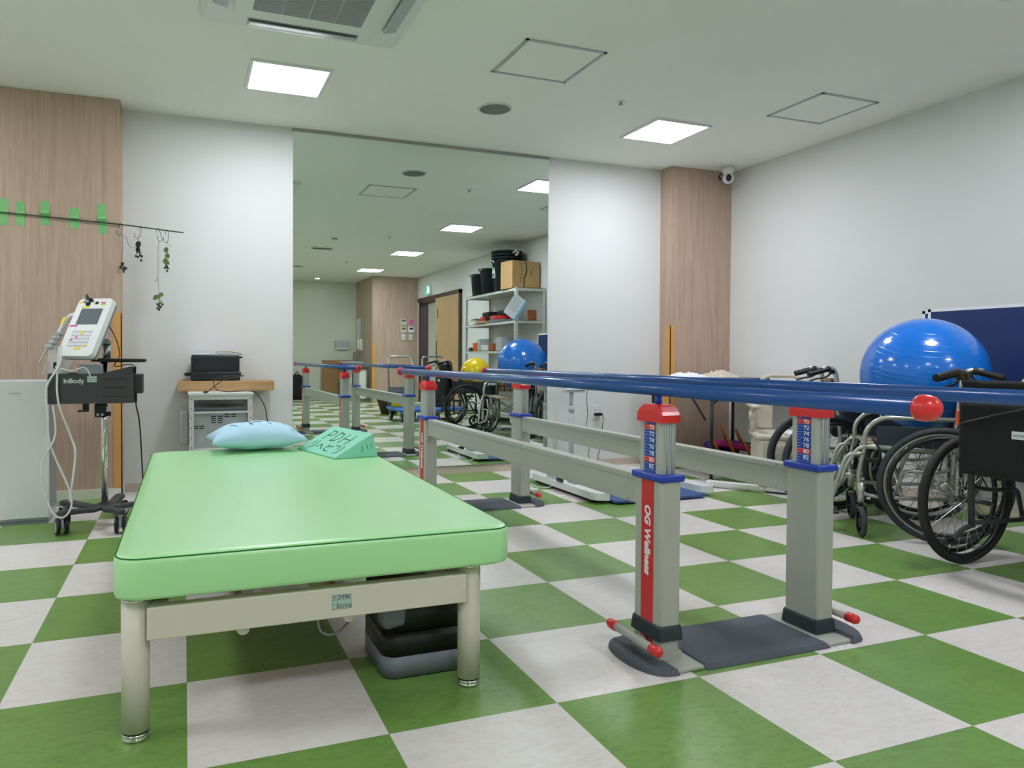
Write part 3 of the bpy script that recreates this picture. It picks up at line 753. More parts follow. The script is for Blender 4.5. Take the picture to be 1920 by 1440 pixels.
for y in (YA, YB):
    # steel cross plate and rubber ramps
    st = MB()
    for x in (LX+0.012, RX-0.006): st.b2((x-0.052, y-0.134, 0.0005), (x+0.058, y+0.134, 0.0125), 0.004)
    st.b2((LX, y-0.05, 0.001), (RX, y+0.05, 0.009))
    st.build('base_plate', M['grey'], pb)
    def mat_mesh(poly, name):
        n = len(poly); cx = sum(p[0] for p in poly)/n; cy = sum(p[1] for p in poly)/n; v = []
        for k, z in ((1.0, 0.0006), (0.995, 0.004), (0.93, 0.0145), (0.86, 0.0155)): v += [(cx+(p[0]-cx)*(1-(1-k)*0.55), cy+(p[1]-cy)*k, z) for p in poly]
        f = [(j*n+i, j*n+(i+1) % n, (j+1)*n+(i+1) % n, (j+1)*n+i) for j in range(3) for i in range(n)]+[tuple(3*n+i for i in range(n)), tuple(range(n))[::-1]]
        return MB().add(v, f, False).build(name, M['rubber'], pb)
    mat_mesh(rrect(LX+0.068, y-0.142, RX-0.056, y+0.142, 0.006, 2), 'rubber_mat')
    for s, xx in ((-1, LX-0.034), (1, RX+0.046)):
        out = []
        x0, x1 = xx-0.006*s, xx+s*0.085
        for i in range(13):
            tt = -PI/2+PI*i/12
            out.append((xx+s*0.002+(s*0.088)*max(0, math.cos(tt))**0.8, y+0.142*math.sin(tt)))
        out = [(xx-s*0.012, y-0.142)]+out+[(xx-s*0.012, y+0.142)]
        if s < 0: out = out[::-1]
        mat_mesh(out, 'rubber_ramp')
        # adjusting pedal bar, parallel to the rails
        bx = LX-0.082 if s < 0 else RX+0.070; zb = 0.066
        pdl = MB().cyl((bx, y-0.115, zb), (bx, y+0.115, zb), 0.0125, n=18)
        pdl.cyl((bx, y, zb), (bx-s*0.045, y, zb-0.01), 0.008, n=10)
        po = pdl.build('pedal_bar', M['grey'], pb)
        for q in (-1, 1):
            MB().lathe([(0.0125, -0.002), (0.0155, 0), (0.0155, 0.028), (0.012, 0.038), (0, 0.042)], c=(bx, y+q*0.09, zb), axis=(0, q, 0), n=20).build('pedal_cap', M['red'], po)
# ------------------------------------------------------------------ left side: air purifier
t = thing('air_purifier', 'tall white air purifier with a flat front standing by the left wooden pier', 'air purifier', (-1.79, 2.83, 0))
MB().b2((-0.205, -0.118, 0.012), (0.205, 0.125, 0.758), 0.008).build('housing', M['lgrey'], t)
fp = MB().b2((-0.207, -0.132, 0.03), (0.207, -0.117, 0.762), 0.004).build('front_panel', M['white'], t)
MB().b2((0.2045, -0.11, 0.06), (0.2062, 0.11, 0.72)).build('side_grille', M['perf'], t)
MB().b2((-0.2, -0.13, 0.0), (0.2, 0.12, 0.014)).build('foot', M['mgrey'], t)
MB().b2((-0.19, -0.1, 0.757), (0.19, 0.1, 0.7625), 0.002).build('top_outlet', M['lgrey'], t)
text('DAIKIN', 0.014, M['mgrey'], axes((0.05, -0.1325, 0.694), (1, 0, 0), (0, 0, 1)), fp, 'lettering', sx=1.2)

# ------------------------------------------------------------------ medical measuring cart
ct = thing('medical_cart', 'black wheeled medical cart with a chrome pole and a charcoal basket', 'medical cart', (-1.30, 2.54, 0))
bs = MB()
bs.lathe([(0, 0.088), (0.045, 0.09), (0.05, 0.10), (0.045, 0.112), (0, 0.114)], n=20)
arms = [math.radians(a) for a in (222, 293, 4, 76, 149)]
for a in arms:
    d = V(math.cos(a), math.sin(a), 0); s_ = V(-d.y, d.x, 0)
    secs = [(0.02, 0.034, 0.094, 0.118), (0.08, 0.026, 0.086, 0.108), (0.16, 0.022, 0.094, 0.118), (0.215, 0.024, 0.098, 0.126), (0.245, 0.022, 0.098, 0.124), (0.262, 0.010, 0.100, 0.120)]
    v = []; f = []
    for r_, hw, z0, z1 in secs:
        for sx, z in ((-1, z0), (1, z0), (1, z1-0.006), (0.6, z1), (-0.6, z1), (-1, z1-0.006)): v.append(d*r_+s_*(hw*sx)+V(0, 0, z))
    for j in range(len(secs)-1):
        for i in range(6): f.append((j*6+i, j*6+(i+1) % 6, (j+1)*6+(i+1) % 6, (j+1)*6+i))
    f += [tuple(range(6))[::-1], tuple((len(secs)-1)*6+i for i in range(6))]
    bs.add(v, f, False)
bs.build('star_base', M['dgrey'], ct)
for k, a in enumerate(arms):
    d = V(math.cos(a), math.sin(a), 0); p = d*0.238; th = (1.9, 1.5, 0.7, 1.2, 1.75)[k]
    ax = V(math.cos(th-PI/2), math.sin(th-PI/2), 0); c = p+V(0, 0, 0.043)+V(math.cos(th), math.sin(th), 0)*0.012
    cs = MB().cyl(p+V(0, 0, 0.082), p+V(0, 0, 0.098), 0.012, n=12).box((0, 0, 0), (0.014, 0.05, 0.05), 0.004, X=Matrix.Translation(c+V(0, 0, 0.012)) @ Matrix.Rotation(th-PI/2, 4, 'Z')).build('caster', M['lgrey'], ct)
    wh = MB()
    for s_ in (-1, 1):
        wh.lathe([(0.028, -0.009), (0.039, -0.008), (0.043, -0.004), (0.043, 0.004), (0.039, 0.008), (0.028, 0.009)], c=c+ax*(0.019*s_), axis=ax, n=26)
    wh.build('caster_tyre', M['black'], cs)
    hb = MB()
    for s_ in (-1, 1): hb.cyl(c+ax*(0.0105*s_), c+ax*(0.0275*s_), 0.030, n=26)
    hb.build('caster_hub', M['lgrey'], cs)
MB().cyl((0, 0, 0.11), (0, 0, 0.885), 0.0165, n=28).lathe([(0.0165, 0.62), (0.019, 0.62), (0.019, 0.63), (0.0165, 0.63)], n=24).build('pole', M['chrome'], ct)
MB().lathe([(0.0165, 0.113), (0.031, 0.113), (0.030, 0.121), (0.0165, 0.123)], n=24).build('pole_collar', M['black'], ct)
cl = MB().b2((-0.042, -0.045, 0.575), (0.012, 0.03, 0.645), 0.004).cyl((0.01, -0.02, 0.59), (0.034, -0.02, 0.59), 0.012, n=14).build('clamp', M['black'], ct)
MB().cyl((-0.026, -0.048, 0.589), (-0.026, -0.044, 0.589), 0.007, n=12).cyl((-0.005, -0.048, 0.589), (-0.005, -0.044, 0.589), 0.007, n=12).build('clamp_screw', M['steel'], cl)
# basket: charcoal sheet metal tray with angled cheeks
fy = -0.17
front = [(-0.235, 0.655), (0.118, 0.655), (0.150, 0.664), (0.150, 0.834), (0.118, 0.836), (0.0, 0.805), (-0.235, 0.805)]
bk = MB()
bk.prism(front, 0, 0.003, X=axes((0, fy, 0), (1, 0, 0), (0, 0, 1)))
bk.prism(front, 0, 0.003, X=axes((0, fy+0.25, 0), (1, 0, 0), (0, 0, 1)))
bk.b2((-0.235, fy, 0.655), (0.150, fy+0.25, 0.658)).b2((-0.235, fy, 0.655), (-0.232, fy+0.25, 0.805)).b2((0.147, fy, 0.664), (0.150, fy+0.25, 0.80))
bko = bk.build('basket', M['dgrey'], ct)
m = MB().b2((0.150, fy+0.06, 0.70), (0.192, fy+0.19, 0.80), 0.003).build('power_box', M['dgrey'], bko)
m = MB()
for k, z in enumerate((0.776, 0.733, 0.69)):
    m.b2((0.006, fy-0.0042, z-0.002), (0.112, fy-0.003, z+0.002))
    m.b2((-0.236, fy-0.0042, z-0.002), (-0.222, fy-0.003, z+0.002))
m.build('slots', M['dark'], bko)
text('InBody', 0.033, M['txtw'], axes((-0.120, fy-0.0034, 0.768), (1, 0, 0), (0, 0, 1)), bko, 'lettering', bold=0.0004)
sk = MB().b2((-0.060, fy-0.0036, 0.762), (-0.017, fy-0.0031, 0.793)).build('sticker', M['stickerg'], bko)
m = MB()
for k in range(3): m.b2((-0.060, fy-0.0042, 0.7705+k*0.0105), (-0.017, fy-0.0035, 0.7712+k*0.0105))
m.b2((-0.047, fy-0.0042, 0.762), (-0.0462, fy-0.0035, 0.793)).build('sticker_lines', M['txtd'], sk)
MB().b2((-0.09, -0.1, 0.612), (-0.062, -0.08, 0.655)).b2((-0.11, -0.12, 0.610), (-0.062, -0.08, 0.618)).build('cable_hook', M['black'], ct)
# swing arm with flat black tray
MB().cyl((0, 0, 0.862), (0, 0, 0.882), 0.03, n=24).b2((-0.06, -0.02, 0.864), (0.03, 0.02, 0.876), 0.004).build('arm_joint', M['black'], ct)
MB().b2((0.01, -0.08, 0.862), (0.205, 0.075, 0.880), 0.008, seg=3).build('side_tray', M['black'], ct)
MB().cyl((0.012, 0.0, 0.88), (0.012, 0.0, 0.955), 0.02, n=18).b2((-0.02, -0.03, 0.955), (0.035, 0.03, 0.985), 0.006).build('head_mount', M['steel'], ct)
MB().b2((-0.115, -0.09, 0.80), (-0.0, -0.02, 0.852), 0.004).build('supply_case', M['lgrey'], ct)
# device body, leaning back and tilted
X = Matrix.Translation((-0.068, -0.09, 1.035)) @ Matrix.Rotation(math.radians(-34), 4, 'Z') @ Matrix.Rotation(math.radians(-29), 4, 'X') @ Matrix.Scale(1.1, 4)
dv = thing('body_analyzer', 'white handheld body composition analyser with a grey screen, tilted on the medical cart', 'medical device', (-1.30, 2.54, 0))
bdy = MB().prism(rrect(-0.092, -0.155, 0.092, 0.155, 0.022, 5), -0.014, 0.014, X=X @ Matrix.Rotation(PI/2, 4, 'X')).build('front_case', M['white'], dv)
MB().prism(rrect(-0.089, -0.152, 0.089, 0.152, 0.020, 5), -0.028, -0.0135, X=X @ Matrix.Rotation(PI/2, 4, 'X') ).build('back_case', M['mgrey'], dv)
def fb(a, b, z=0.0152, z0=0.0135): return MB().b2((a[0], -z, a[1]), (b[0], -z0, b[1]), X=X)
fb((-0.058, 0.012), (0.058, 0.098)).build('screen', M['screen'], bdy)
for a, b, mt_ in (((-0.062, 0.102), (-0.022, 0.112), 'yel'), ((0.035, 0.118), (0.06, 0.126), 'yel'), ((-0.085, 0.0), (-0.045, 0.009), 'pink'), ((-0.01, -0.042), (0.004, -0.022), 'yel'), ((-0.055, -0.076), (-0.044, -0.066), 'pink'), ((-0.03, -0.062), (-0.02, -0.052), 'pink'), ((-0.012, -0.122), (0.022, -0.112), 'yel'), ((0.035, -0.105), (0.048, -0.095), 'yel'), ((0.035, 0.128), (0.058, 0.134), 'pink'), ((-0.085, 0.128), (-0.07, 0.138), 'yel')):
    fb(a, b, 0.0157).build('sticker', M[mt_], bdy)
m = MB()
for r_ in range(5):
    for c_ in range(7):
        x = -0.05+c_*0.0155; z = -0.028-r_*0.0185
        m.b2((x-0.005, -0.0156, z-0.005), (x+0.005, -0.0135, z+0.005), X=X)
m.build('keypad', M['lgrey'], bdy)
MB().cyl((-0.035, -0.012, 0.125), (-0.035, -0.018, 0.125), 0.012, n=14, X=X).b2((0.005, -0.016, 0.122), (0.02, -0.0135, 0.136), X=X).build('connector', M['dark'], bdy)
h = MB().tube(fillet([(-0.085, 0.0, 0.07), (-0.118, 0.0, 0.075), (-0.135, 0.0, 0.04), (-0.145, 0.0, -0.03), (-0.147, 0.0, -0.06)], 0.03, 5), 0.011, 12, X=X).build('side_handle', M['white'], dv)
MB().b2((-0.146, -0.0125, 0.018), (-0.130, -0.0105, 0.055), X=X).build('handle_sticker', M['yel'], h)
m = None
for k in range(4):
    c = V(-0.128-0.008*k, -0.012, -0.035-0.024*k)
    e = MB().sph(c, (0.025, 0.014, 0.012), 14, 8, X=X); e.torus(c+V(0.016, -0.002, 0), 0.009, 0.004, (1, 0, 0), 16, 6, X=X)
    e.build('electrode_clip', M['lgrey'], dv)
m = MB().tube(smooth([(-0.15, -0.012, -0.07), (-0.155, -0.02, -0.13), (-0.16, -0.02, -0.2)]), 0.0045, 6, X=X)
m.build('electrode_lead', M['lgrey'], dv)
# pen clip on top of the analyser
g = MB().tube([(-0.075, -0.005, 0.185), (-0.05, -0.014, 0.155), (-0.015, -0.022, 0.140)], [0.004, 0.009, 0.008], 8, X=X)
g.b2((-0.06, -0.02, 0.13), (-0.03, -0.012, 0.15), X=X).build('clip', M['black'], dv)
# hanging white cables from the cart
for i, (pts, r_, mt_) in enumerate((
    ([(-0.175, -0.16, 0.95), (-0.18, -0.19, 0.85), (-0.235, -0.2, 0.74), (-0.23, -0.2, 0.60), (-0.22, -0.19, 0.45), (-0.13, -0.2, 0.20), (-0.16, -0.2, 0.10), (-0.22, -0.2, 0.14), (-0.26, -0.2, 0.35), (-0.20, -0.2, 0.50), (-0.21, -0.19, 0.65)], 0.005, 'white'),
    ([(-0.185, -0.15, 0.94), (-0.192, -0.18, 0.80), (-0.185, -0.185, 0.66), (-0.14, -0.15, 0.5), (-0.115, -0.17, 0.4), (-0.14, -0.18, 0.17)], 0.0055, 'white'),
    ([(-0.20, -0.18, 0.84), (-0.13, -0.19, 0.82), (-0.07, -0.19, 0.835), (-0.045, -0.17, 0.79)], 0.004, 'white'))):
    c_ = MB().tube(smooth(pts, 8), r_, 6).build('electrode_cable', M[mt_], dv)
c_ = MB().tube(smooth([(0.02, -0.01, 1.06), (0.055, 0.0, 0.99), (0.075, 0.0, 0.90), (0.05, -0.01, 0.84), (0.12, 0.02, 0.85), (0.155, 0.03, 0.83)], 6), 0.0028, 6).build('power_cord', M['black'], dv)
c_ = MB().tube(smooth([(0.158, -0.112, 0.69), (0.16, -0.112, 0.64), (0.175, -0.10, 0.55), (0.185, -0.08, 0.35), (0.19, -0.08, 0.2), (0.175, -0.08, 0.13), (0.165, -0.05, 0.125), (0.20, 0.0, 0.05), (0.30, 0.05, 0.012)], 8), 0.004, 6).b2((0.151, -0.12, 0.655), (0.165, -0.104, 0.70)).build('power_cord', M['black'], ct)
# plastic bag with a black tag
random.seed(3)
m = MB(); vv = []; ff = []; nu = 8
for j in range(nu+1):
    for i in range(nu+1):
        u, v = i/nu, j/nu
        vv.append((-0.285+u*0.10+v*0.05+0.006*random.uniform(-1, 1), -0.02+0.02*math.sin(5*u+3*v)+0.004*random.uniform(-1, 1), 0.80+v*0.17-u*0.07+0.005*random.uniform(-1, 1)))
for j in range(nu):
    for i in range(nu): a = j*(nu+1)+i; ff.append((a, a+1, a+nu+2, a+nu+1))
m.add(vv, ff, True)
pb_ = m.build('plastic_bag', M['film'], None, (-1.30, 2.54, 0)); tag(pb_, 'crumpled clear plastic bag hanging at the left of the medical cart', 'bag')
sd_ = pb_.modifiers.new('thick', 'SOLIDIFY'); sd_.thickness = 0.002
MB().box((-0.215, -0.045, 0.845), (0.028, 0.004, 0.032), 0.002, X=None).build('black_tag', M['black'], pb_)

# ------------------------------------------------------------------ rack with printer, board, case
rk = thing('metal_rack', 'small pale steel rack with a perforated frame holding the printer', 'rack', (-0.69, 3.28, 0))
MB().b2((-0.195, -0.23, 0.652), (0.195, 0.215, 0.669), 0.003).build('top_shelf', M['white'], rk)
for x in (-0.188, 0.188):
    for y in (-0.222, 0.205):
        sx = 1 if x < 0 else -1; sy = 1 if y < 0 else -1
        lg = MB().b2((x-0.002, y, 0.0), (x+0.002, y+sy*0.03, 0.652)).b2((x, y-0.002, 0.0), (x+sx*0.028, y+0.002, 0.652)).build('leg', M['whitemetal'], rk)
        hl = MB()
        for k in range(10): hl.cyl((x+sx*0.013, y-0.0025, 0.09+k*0.06), (x+sx*0.013, y-0.0022, 0.09+k*0.06), 0.0035, n=8)
        hl.build('bolt_holes', M['dark'], lg)
MB().b2((-0.16, -0.225, 0.625), (0.16, -0.221, 0.652)).b2((-0.16, 0.203, 0.625), (0.16, 0.207, 0.652)).build('top_rail', M['whitemetal'], rk)
MB().b2((-0.16, -0.226, 0.54), (0.16, -0.222, 0.552)).b2((-0.188, -0.2, 0.54), (-0.184, 0.19, 0.552)).b2((0.184, -0.2, 0.54), (0.188, 0.19, 0.552)).build('cross_bar', M['whitemetal'], rk)
MB().b2((-0.185, -0.22, 0.275), (0.185, 0.205, 0.29), 0.002).build('lower_shelf', M['whitemetal'], rk)
pr_ = thing('printer', 'light grey laser printer on the lower shelf of the small steel rack', 'printer', (-0.72, 3.28, 0.291))
MB().b2((-0.16, -0.19, 0.0), (0.195, 0.19, 0.262), 0.012).b2((-0.21, -0.17, 0.05), (-0.16, 0.17, 0.255), 0.01).build('body', M['lgrey'], pr_)
MB().b2((-0.15, -0.17, 0.260), (0.19, 0.17, 0.282), 0.008).build('top_cover', M['mgrey'], pr_)
MB().b2((-0.16, -0.1925, 0.0), (0.195, -0.189, 0.03)).build('paper_tray', M['white'], pr_)
m = MB()
for x0, zz in ((-0.03, 0.225), (0.01, 0.225), (0.05, 0.235), (0.09, 0.235), (-0.135, 0.165), (-0.1, 0.165)):
    for k in range(4 if x0 in (-0.03, 0.01) else 2): m.b2((x0, -0.1915, zz-k*0.013), (x0+0.03, -0.1895, zz-k*0.013+0.006))
m.build('vents', M['dark'], pr_)
tb = MB().b2((-0.30, -0.13, 0.0), (0.30, 0.13, 0.066), 0.002).build('wooden_board', M['boardwood'], None, (-0.645, 3.375, 0.6695))
tag(tb, 'thick tan wooden board lying across the small steel rack against the wall', 'board')
cs = thing('carrying_case', 'black hard carrying case on the tan wooden board', 'case', (-0.712, 3.375, 0.7365))
MB().b2((-0.155, -0.115, 0.0), (0.150, 0.115, 0.058), 0.008).build('lower_shell', M['blackcase'], cs)
MB().b2((-0.152, -0.113, 0.058), (0.147, 0.113, 0.168), 0.014, seg=3).build('upper_shell', M['blackcase'], cs)
m = MB()
for z in (0.06, 0.142): m.b2((-0.1535, -0.1145, z), (0.1485, 0.1145, z+0.004))
m.build('seam_ridge', M['boot'], cs)
MB().tube(fillet([(-0.15, -0.05, 0.04), (-0.185, -0.05, 0.04), (-0.185, 0.05, 0.04), (-0.15, 0.05, 0.04)], 0.02), 0.011, 10).build('handle', M['black'], cs)
MB().b2((0.146, -0.09, 0.146), (0.166, -0.06, 0.158), 0.003).b2((0.147, -0.09, 0.03), (0.158, -0.06, 0.055), 0.003).build('latch', M['black'], cs)
pp = MB().add([(-0.13, -0.10, 0.170), (0.10, -0.10, 0.172), (0.10, 0.1, 0.174), (-0.13, 0.1, 0.172), (-0.13, -0.10, 0.173), (0.10, -0.10, 0.180), (0.10, 0.1, 0.182), (-0.13, 0.1, 0.176)], [(0, 3, 2, 1), (4, 5, 6, 7), (0, 1, 5, 4), (1, 2, 6, 5), (2, 3, 7, 6), (3, 0, 4, 7)]).build('paper_stack', M['paper'], None, (-0.712, 3.375, 0.7365))
tag(pp, 'thin stack of white papers lying on the black carrying case', 'paper')
m = MB(); vv = []; n = 8
for i in range(n+1):
    x = 0.0+0.17*i/n; z = 0.184+0.006*math.sin(PI*i/n)-0.016*(i/n)**3
    vv += [(x, -0.108, z), (x, 0.06, z), (x, 0.06, z+0.003), (x, -0.108, z+0.003)]
ff = [(i*4+k, i*4+(k+1) % 4, (i+1)*4+(k+1) % 4, (i+1)*4+k) for i in range(n) for k in range(4)]+[(0, 1, 2, 3), (n*4+3, n*4+2, n*4+1, n*4)]
e = m.add(vv, ff, True).build('envelope', M['envelope'], None, (-0.712, 3.375, 0.7365)); tag(e, 'brown kraft envelope bending over the right end of the white papers', 'envelope')
c_ = MB().tube(smooth([(0.14, -0.13, 0.775), (0.02, -0.15, 0.765), (-0.04, -0.19, 0.74), (-0.03, -0.22, 0.69), (0.03, -0.25, 0.676), (0.10, -0.25, 0.677), (0.17, -0.25, 0.677), (0.212, -0.25, 0.66), (0.26, -0.25, 0.58), (0.275, -0.25, 0.50), (0.29, -0.25, 0.42), (0.30, -0.25, 0.1), (0.30, -0.2, 0.006)], 8), 0.0028, 6)
c_.tube(smooth([(0.14, -0.133, 0.769), (0.05, -0.16, 0.755), (-0.01, -0.19, 0.73), (-0.08, -0.235, 0.675)], 8), 0.0028, 6).tube([(-0.08, -0.235, 0.675), (-0.105, -0.24, 0.674)], 0.006, 8)
c_ = c_.build('power_cord', M['black'], cs, (0.022, -0.095, -0.7365))

# ------------------------------------------------------------------ taped garden pole with drying plants
gp = MB().tube([(-2.45, 3.338, 1.772), (-1.272, 3.334, 1.719), (-0.908, 3.333, 1.6905)], 0.004, 10).build('garden_pole', M['pole'])
tag(gp, 'thin dark green garden pole taped to the left wooden pier', 'pole')
tps = [(-1.915, 1.752, 0.08, 0.03, 'cut by the picture edge'), (-1.828, 1.748, 0.072, 0.02, 'second from the picture edge'), (-1.698, 1.760, 0.072, 0.015, 'tall middle strip above the analyser'), (-1.537, 1.741, 0.062, -0.02, 'short strip right of the tall middle one'), (-1.383, 1.747, 0.092, -0.07, 'tallest strip, nearest the drying plants')]
for x, z, hh, an, l in tps:
    X = Matrix.Rotation(an, 4, 'Y'); v = []; prof = [(-hh, -0.0006), (-0.018, -0.0006), (-0.006, -0.0085), (0, -0.0115), (0.006, -0.0085), (0.018, -0.0006), (hh, -0.0006)]
    for dz, dy in prof: v += [(-0.024, dy, dz), (0.024, dy, dz)]
    vv = v+[(a, b-0.0004, c) for a, b, c in v]; n = len(v)
    f = [(2*i, 2*i+1, 2*i+3, 2*i+2) for i in range(len(prof)-1)]+[(n+2*i, n+2*i+2, n+2*i+3, n+2*i+1) for i in range(len(prof)-1)]
    f += [(2*i, 2*i+2, n+2*i+2, n+2*i) for i in range(len(prof)-1)]+[(2*i+1, n+2*i+1, n+2*i+3, 2*i+3) for i in range(len(prof)-1)]+[(0, n, n+1, 1), (n-2, n-1, 2*n-1, 2*n-2)]
    o = MB().add(vv, f, False, X).build('tape_strip', M['tape'], None, (x, 3.3445, z))
    tag(o, 'green tape holding the garden pole, '+l, 'tape', 'strips of green tape')
def hook(x, z, lean, dep, label):
    o = MB().tube(smooth([(-0.008, -0.002, -0.018), (-0.007, -0.002, 0.002), (0.0, -0.001, 0.009), (0.008, 0, 0.0), (0.008+lean*0.5, 0, -0.03), (0.006+lean, 0, -dep), (-0.005+lean, 0, -dep-0.012), (-0.02+lean, 0, -dep), (-0.02+lean, 0, -dep+0.022)], 6), 0.0016, 6).build('wire_hook', M['black'], None, (x, 3.335, z))
    tag(o, label, 'hook', 'black wire hooks on the garden pole')
hook(-1.278, 1.716, 0.0, 0.055, 'black wire hook at the corner of the wooden pier')
hook(-1.165, 1.708, -0.012, 0.06, 'black wire hook over the short dark plant')
hook(-1.062, 1.699, 0.02, 0.06, 'black wire hook with the long string')
hook(-1.008, 1.695, 0.0, 0.062, 'black wire hook nearest the tip of the pole')
def blob(m, c, r_, seed):
    random.seed(seed); v = []; f = []; nu_, nv_ = 7, 5
    for j in range(nv_+1):
        for i in range(nu_):
            p, q = PI*j/nv_, 2*PI*i/nu_; k = r_*random.uniform(0.75, 1.2)
            v.append((c[0]+k*math.sin(p)*math.cos(q), c[1]+k*0.7*math.sin(p)*math.sin(q), c[2]+k*math.cos(p)))
    for j in range(nv_):
        for i in range(nu_): f.append((j*nu_+i, (j+1)*nu_+i, (j+1)*nu_+(i+1) % nu_, j*nu_+(i+1) % nu_))
    m.add(v, f, True)
def leaf(m, c, L, W, ang, curl, tilt):
    v = []; f = []; n = 6
    X = Matrix.Translation(Vector(c)) @ Matrix.Rotation(tilt, 4, 'Z') @ Matrix.Rotation(ang, 4, 'Y')
    for i in range(n+1):
        t = i/n; wd_ = W*math.sin(PI*min(1, 0.08+t*0.92))**0.6
        for s_ in (-1, -0.4, 0.4, 1): v.append((s_*wd_/2, curl*math.sin(PI*t)-abs(s_)*0.006+0.002*math.sin(7*t+3*s_), -L*t))
    k = len(v); v2 = v+[(a, b+0.001, c_) for a, b, c_ in v]
    for i in range(n):
        for j in range(3):
            a = i*4+j; f.append((a, a+1, a+5, a+4)); f.append((k+a, k+a+4, k+a+5, k+a+1))
    for i in range(n):
        f.append((i*4, (i+1)*4, k+(i+1)*4, k+i*4)); f.append((i*4+3, k+i*4+3, k+(i+1)*4+3, (i+1)*4+3))
    f += [(0, k, k+3, 3)]
    m.add(v2, f, True, X)
def plant(x, z, stem, leaves, berries, label, lm='leaf', strings=()):
    t = thing('dried_plant', label, 'dried plant', (x, 3.331, z), 0, 'plants hung to dry')
    m = MB()
    for s_ in strings+(stem,): m.tube(smooth(s_, 5), 0.0011, 5)
    for bx, bz in berries: m.tube([(stem[-1][0], 0, stem[-1][2]+0.01), (bx, 0, bz)], 0.0008, 4)
    m.build('stem', M['twig'], t)
    for i, (a, b, L, W, an) in enumerate(leaves):
        m = MB(); leaf(m, (a, 0, b), L, W, an, 0.006*(-1)**i, 0.5*(-1)**i); m.build('leaf', M[lm], t)
    for i, (a, b) in enumerate(berries):
        m = MB(); blob(m, (a, 0, b), 0.0075, i); m.build('berry', M['leafd'], t)
plant(-1.268, 1.655, [(0, 0, 0), (0.0, 0, -0.1), (-0.006, 0, -0.18)], [(0.004, -0.175, 0.022, 0.018, 0.6)], [(-0.012, -0.205), (0.0, -0.215), (0.006, -0.232), (0.012, -0.205), (0.010, -0.22), (-0.004, -0.195), (0.02, -0.21)], 'small dark dried berry sprig on a string at the pier corner', 'leafd', strings=([(0, 0, 0), (0.025, 0, -0.02), (0.035, 0, -0.06), (0.055, 0, -0.08), (0.09, 0, -0.065)],))
plant(-1.178, 1.64, [(0, 0, 0.0), (-0.002, 0, -0.03)], [(0.003, -0.02, 0.045, 0.035, 0.1), (0.01, -0.06, 0.03, 0.02, 0.9), (-0.004, -0.05, 0.05, 0.014, 0.05), (0.006, -0.05, 0.06, 0.014, -0.2)], [(-0.012, -0.115), (0.0, -0.12), (0.012, -0.11), (0.022, -0.115), (0.018, -0.14)], 'short dark dried plant, second from the pier corner', 'leafd')
plant(-1.055, 1.63, [(0, 0, 0), (-0.006, 0, -0.06), (-0.006, 0, -0.14), (-0.007, 0, -0.24), (0.0, 0, -0.34)], [(0.02, -0.335, 0.03, 0.028, 0.9), (0.004, -0.35, 0.05, 0.03, 1.1), (-0.02, -0.40, 0.035, 0.016, -1.0), (0.018, -0.39, 0.03, 0.014, 0.9)], [(-0.01, -0.43), (0.004, -0.425), (0.0, -0.44), (0.02, -0.405), (0.01, -0.42)], 'dried leafy sprig on the longest string, hanging lowest', 'leaf', strings=([(-0.007, 0, -0.23), (-0.014, 0, -0.25), (-0.024, 0, -0.262)],))
plant(-1.012, 1.625, [(0, 0, 0), (0.001, 0, -0.02), (0.0, 0, -0.05), (0.002, 0, -0.15)], [(0.0, -0.035, 0.038, 0.032, 0.1), (0.004, -0.075, 0.035, 0.034, -0.5), (-0.004, -0.105, 0.04, 0.03, 0.2), (0.006, -0.12, 0.03, 0.026, -0.5)], [(-0.008, -0.165), (0.004, -0.16), (0.010, -0.168), (0.004, -0.185), (0.0, -0.15)], 'dried plant with green leaves nearest the tip of the pole', 'leaf', strings=([(0, 0, 0), (0.015, 0, -0.012), (0.03, 0, -0.03)],))

# ------------------------------------------------------------------ outlet and adaptor on the far wall
t = thing('wall_outlet', 'white double power outlet on the far wall right of the mirror', 'outlet', (2.275, YF, 0.447))
MB().b2((-0.036, -0.008, -0.06), (0.036, -0.0005, 0.06), 0.003).build('plate', M['white'], t)
m = MB()
for z in (0.022,):
    for x in (-0.007, 0.007): m.b2((x-0.0012, -0.0088, z-0.004), (x+0.0012, -0.0078, z+0.005))
    m.cyl((0, -0.0088, z-0.010), (0, -0.0078, z-0.010), 0.003, n=8)
m.build('sockets', M['dark'], t)
a_ = MB().b2((-0.022, -0.045, -0.012), (0.04, -0.009, 0.012), 0.004).tube(smooth([(0.04, -0.03, 0.0), (0.052, -0.03, -0.01), (0.055, -0.03, -0.06), (0.050, -0.03, -0.09), (0.045, -0.03, -0.15), (0.05, -0.03, -0.2), (0.01, -0.05, -0.29), (-0.02, -0.08, -0.36), (-0.08, -0.25, -0.418)], 6), 0.0028, 6)
a_ = a_.build('power_adaptor', M['black'], None, (2.285, YF, 0.430)); tag(a_, 'black power adaptor plugged into the white outlet, cord hanging down', 'adaptor')
dc_ = MB().tube(smooth([(-0.005, -0.05, 0.30), (-0.02, -0.05, 0.2), (-0.012, -0.05, 0.1), (-0.01, -0.05, 0.06), (-0.02, -0.05, -0.02), (-0.03, -0.06, -0.1), (-0.01, -0.08, -0.2), (-0.03, -0.10, -0.26), (-0.10, -0.3, -0.355)], 6), 0.0025, 6)

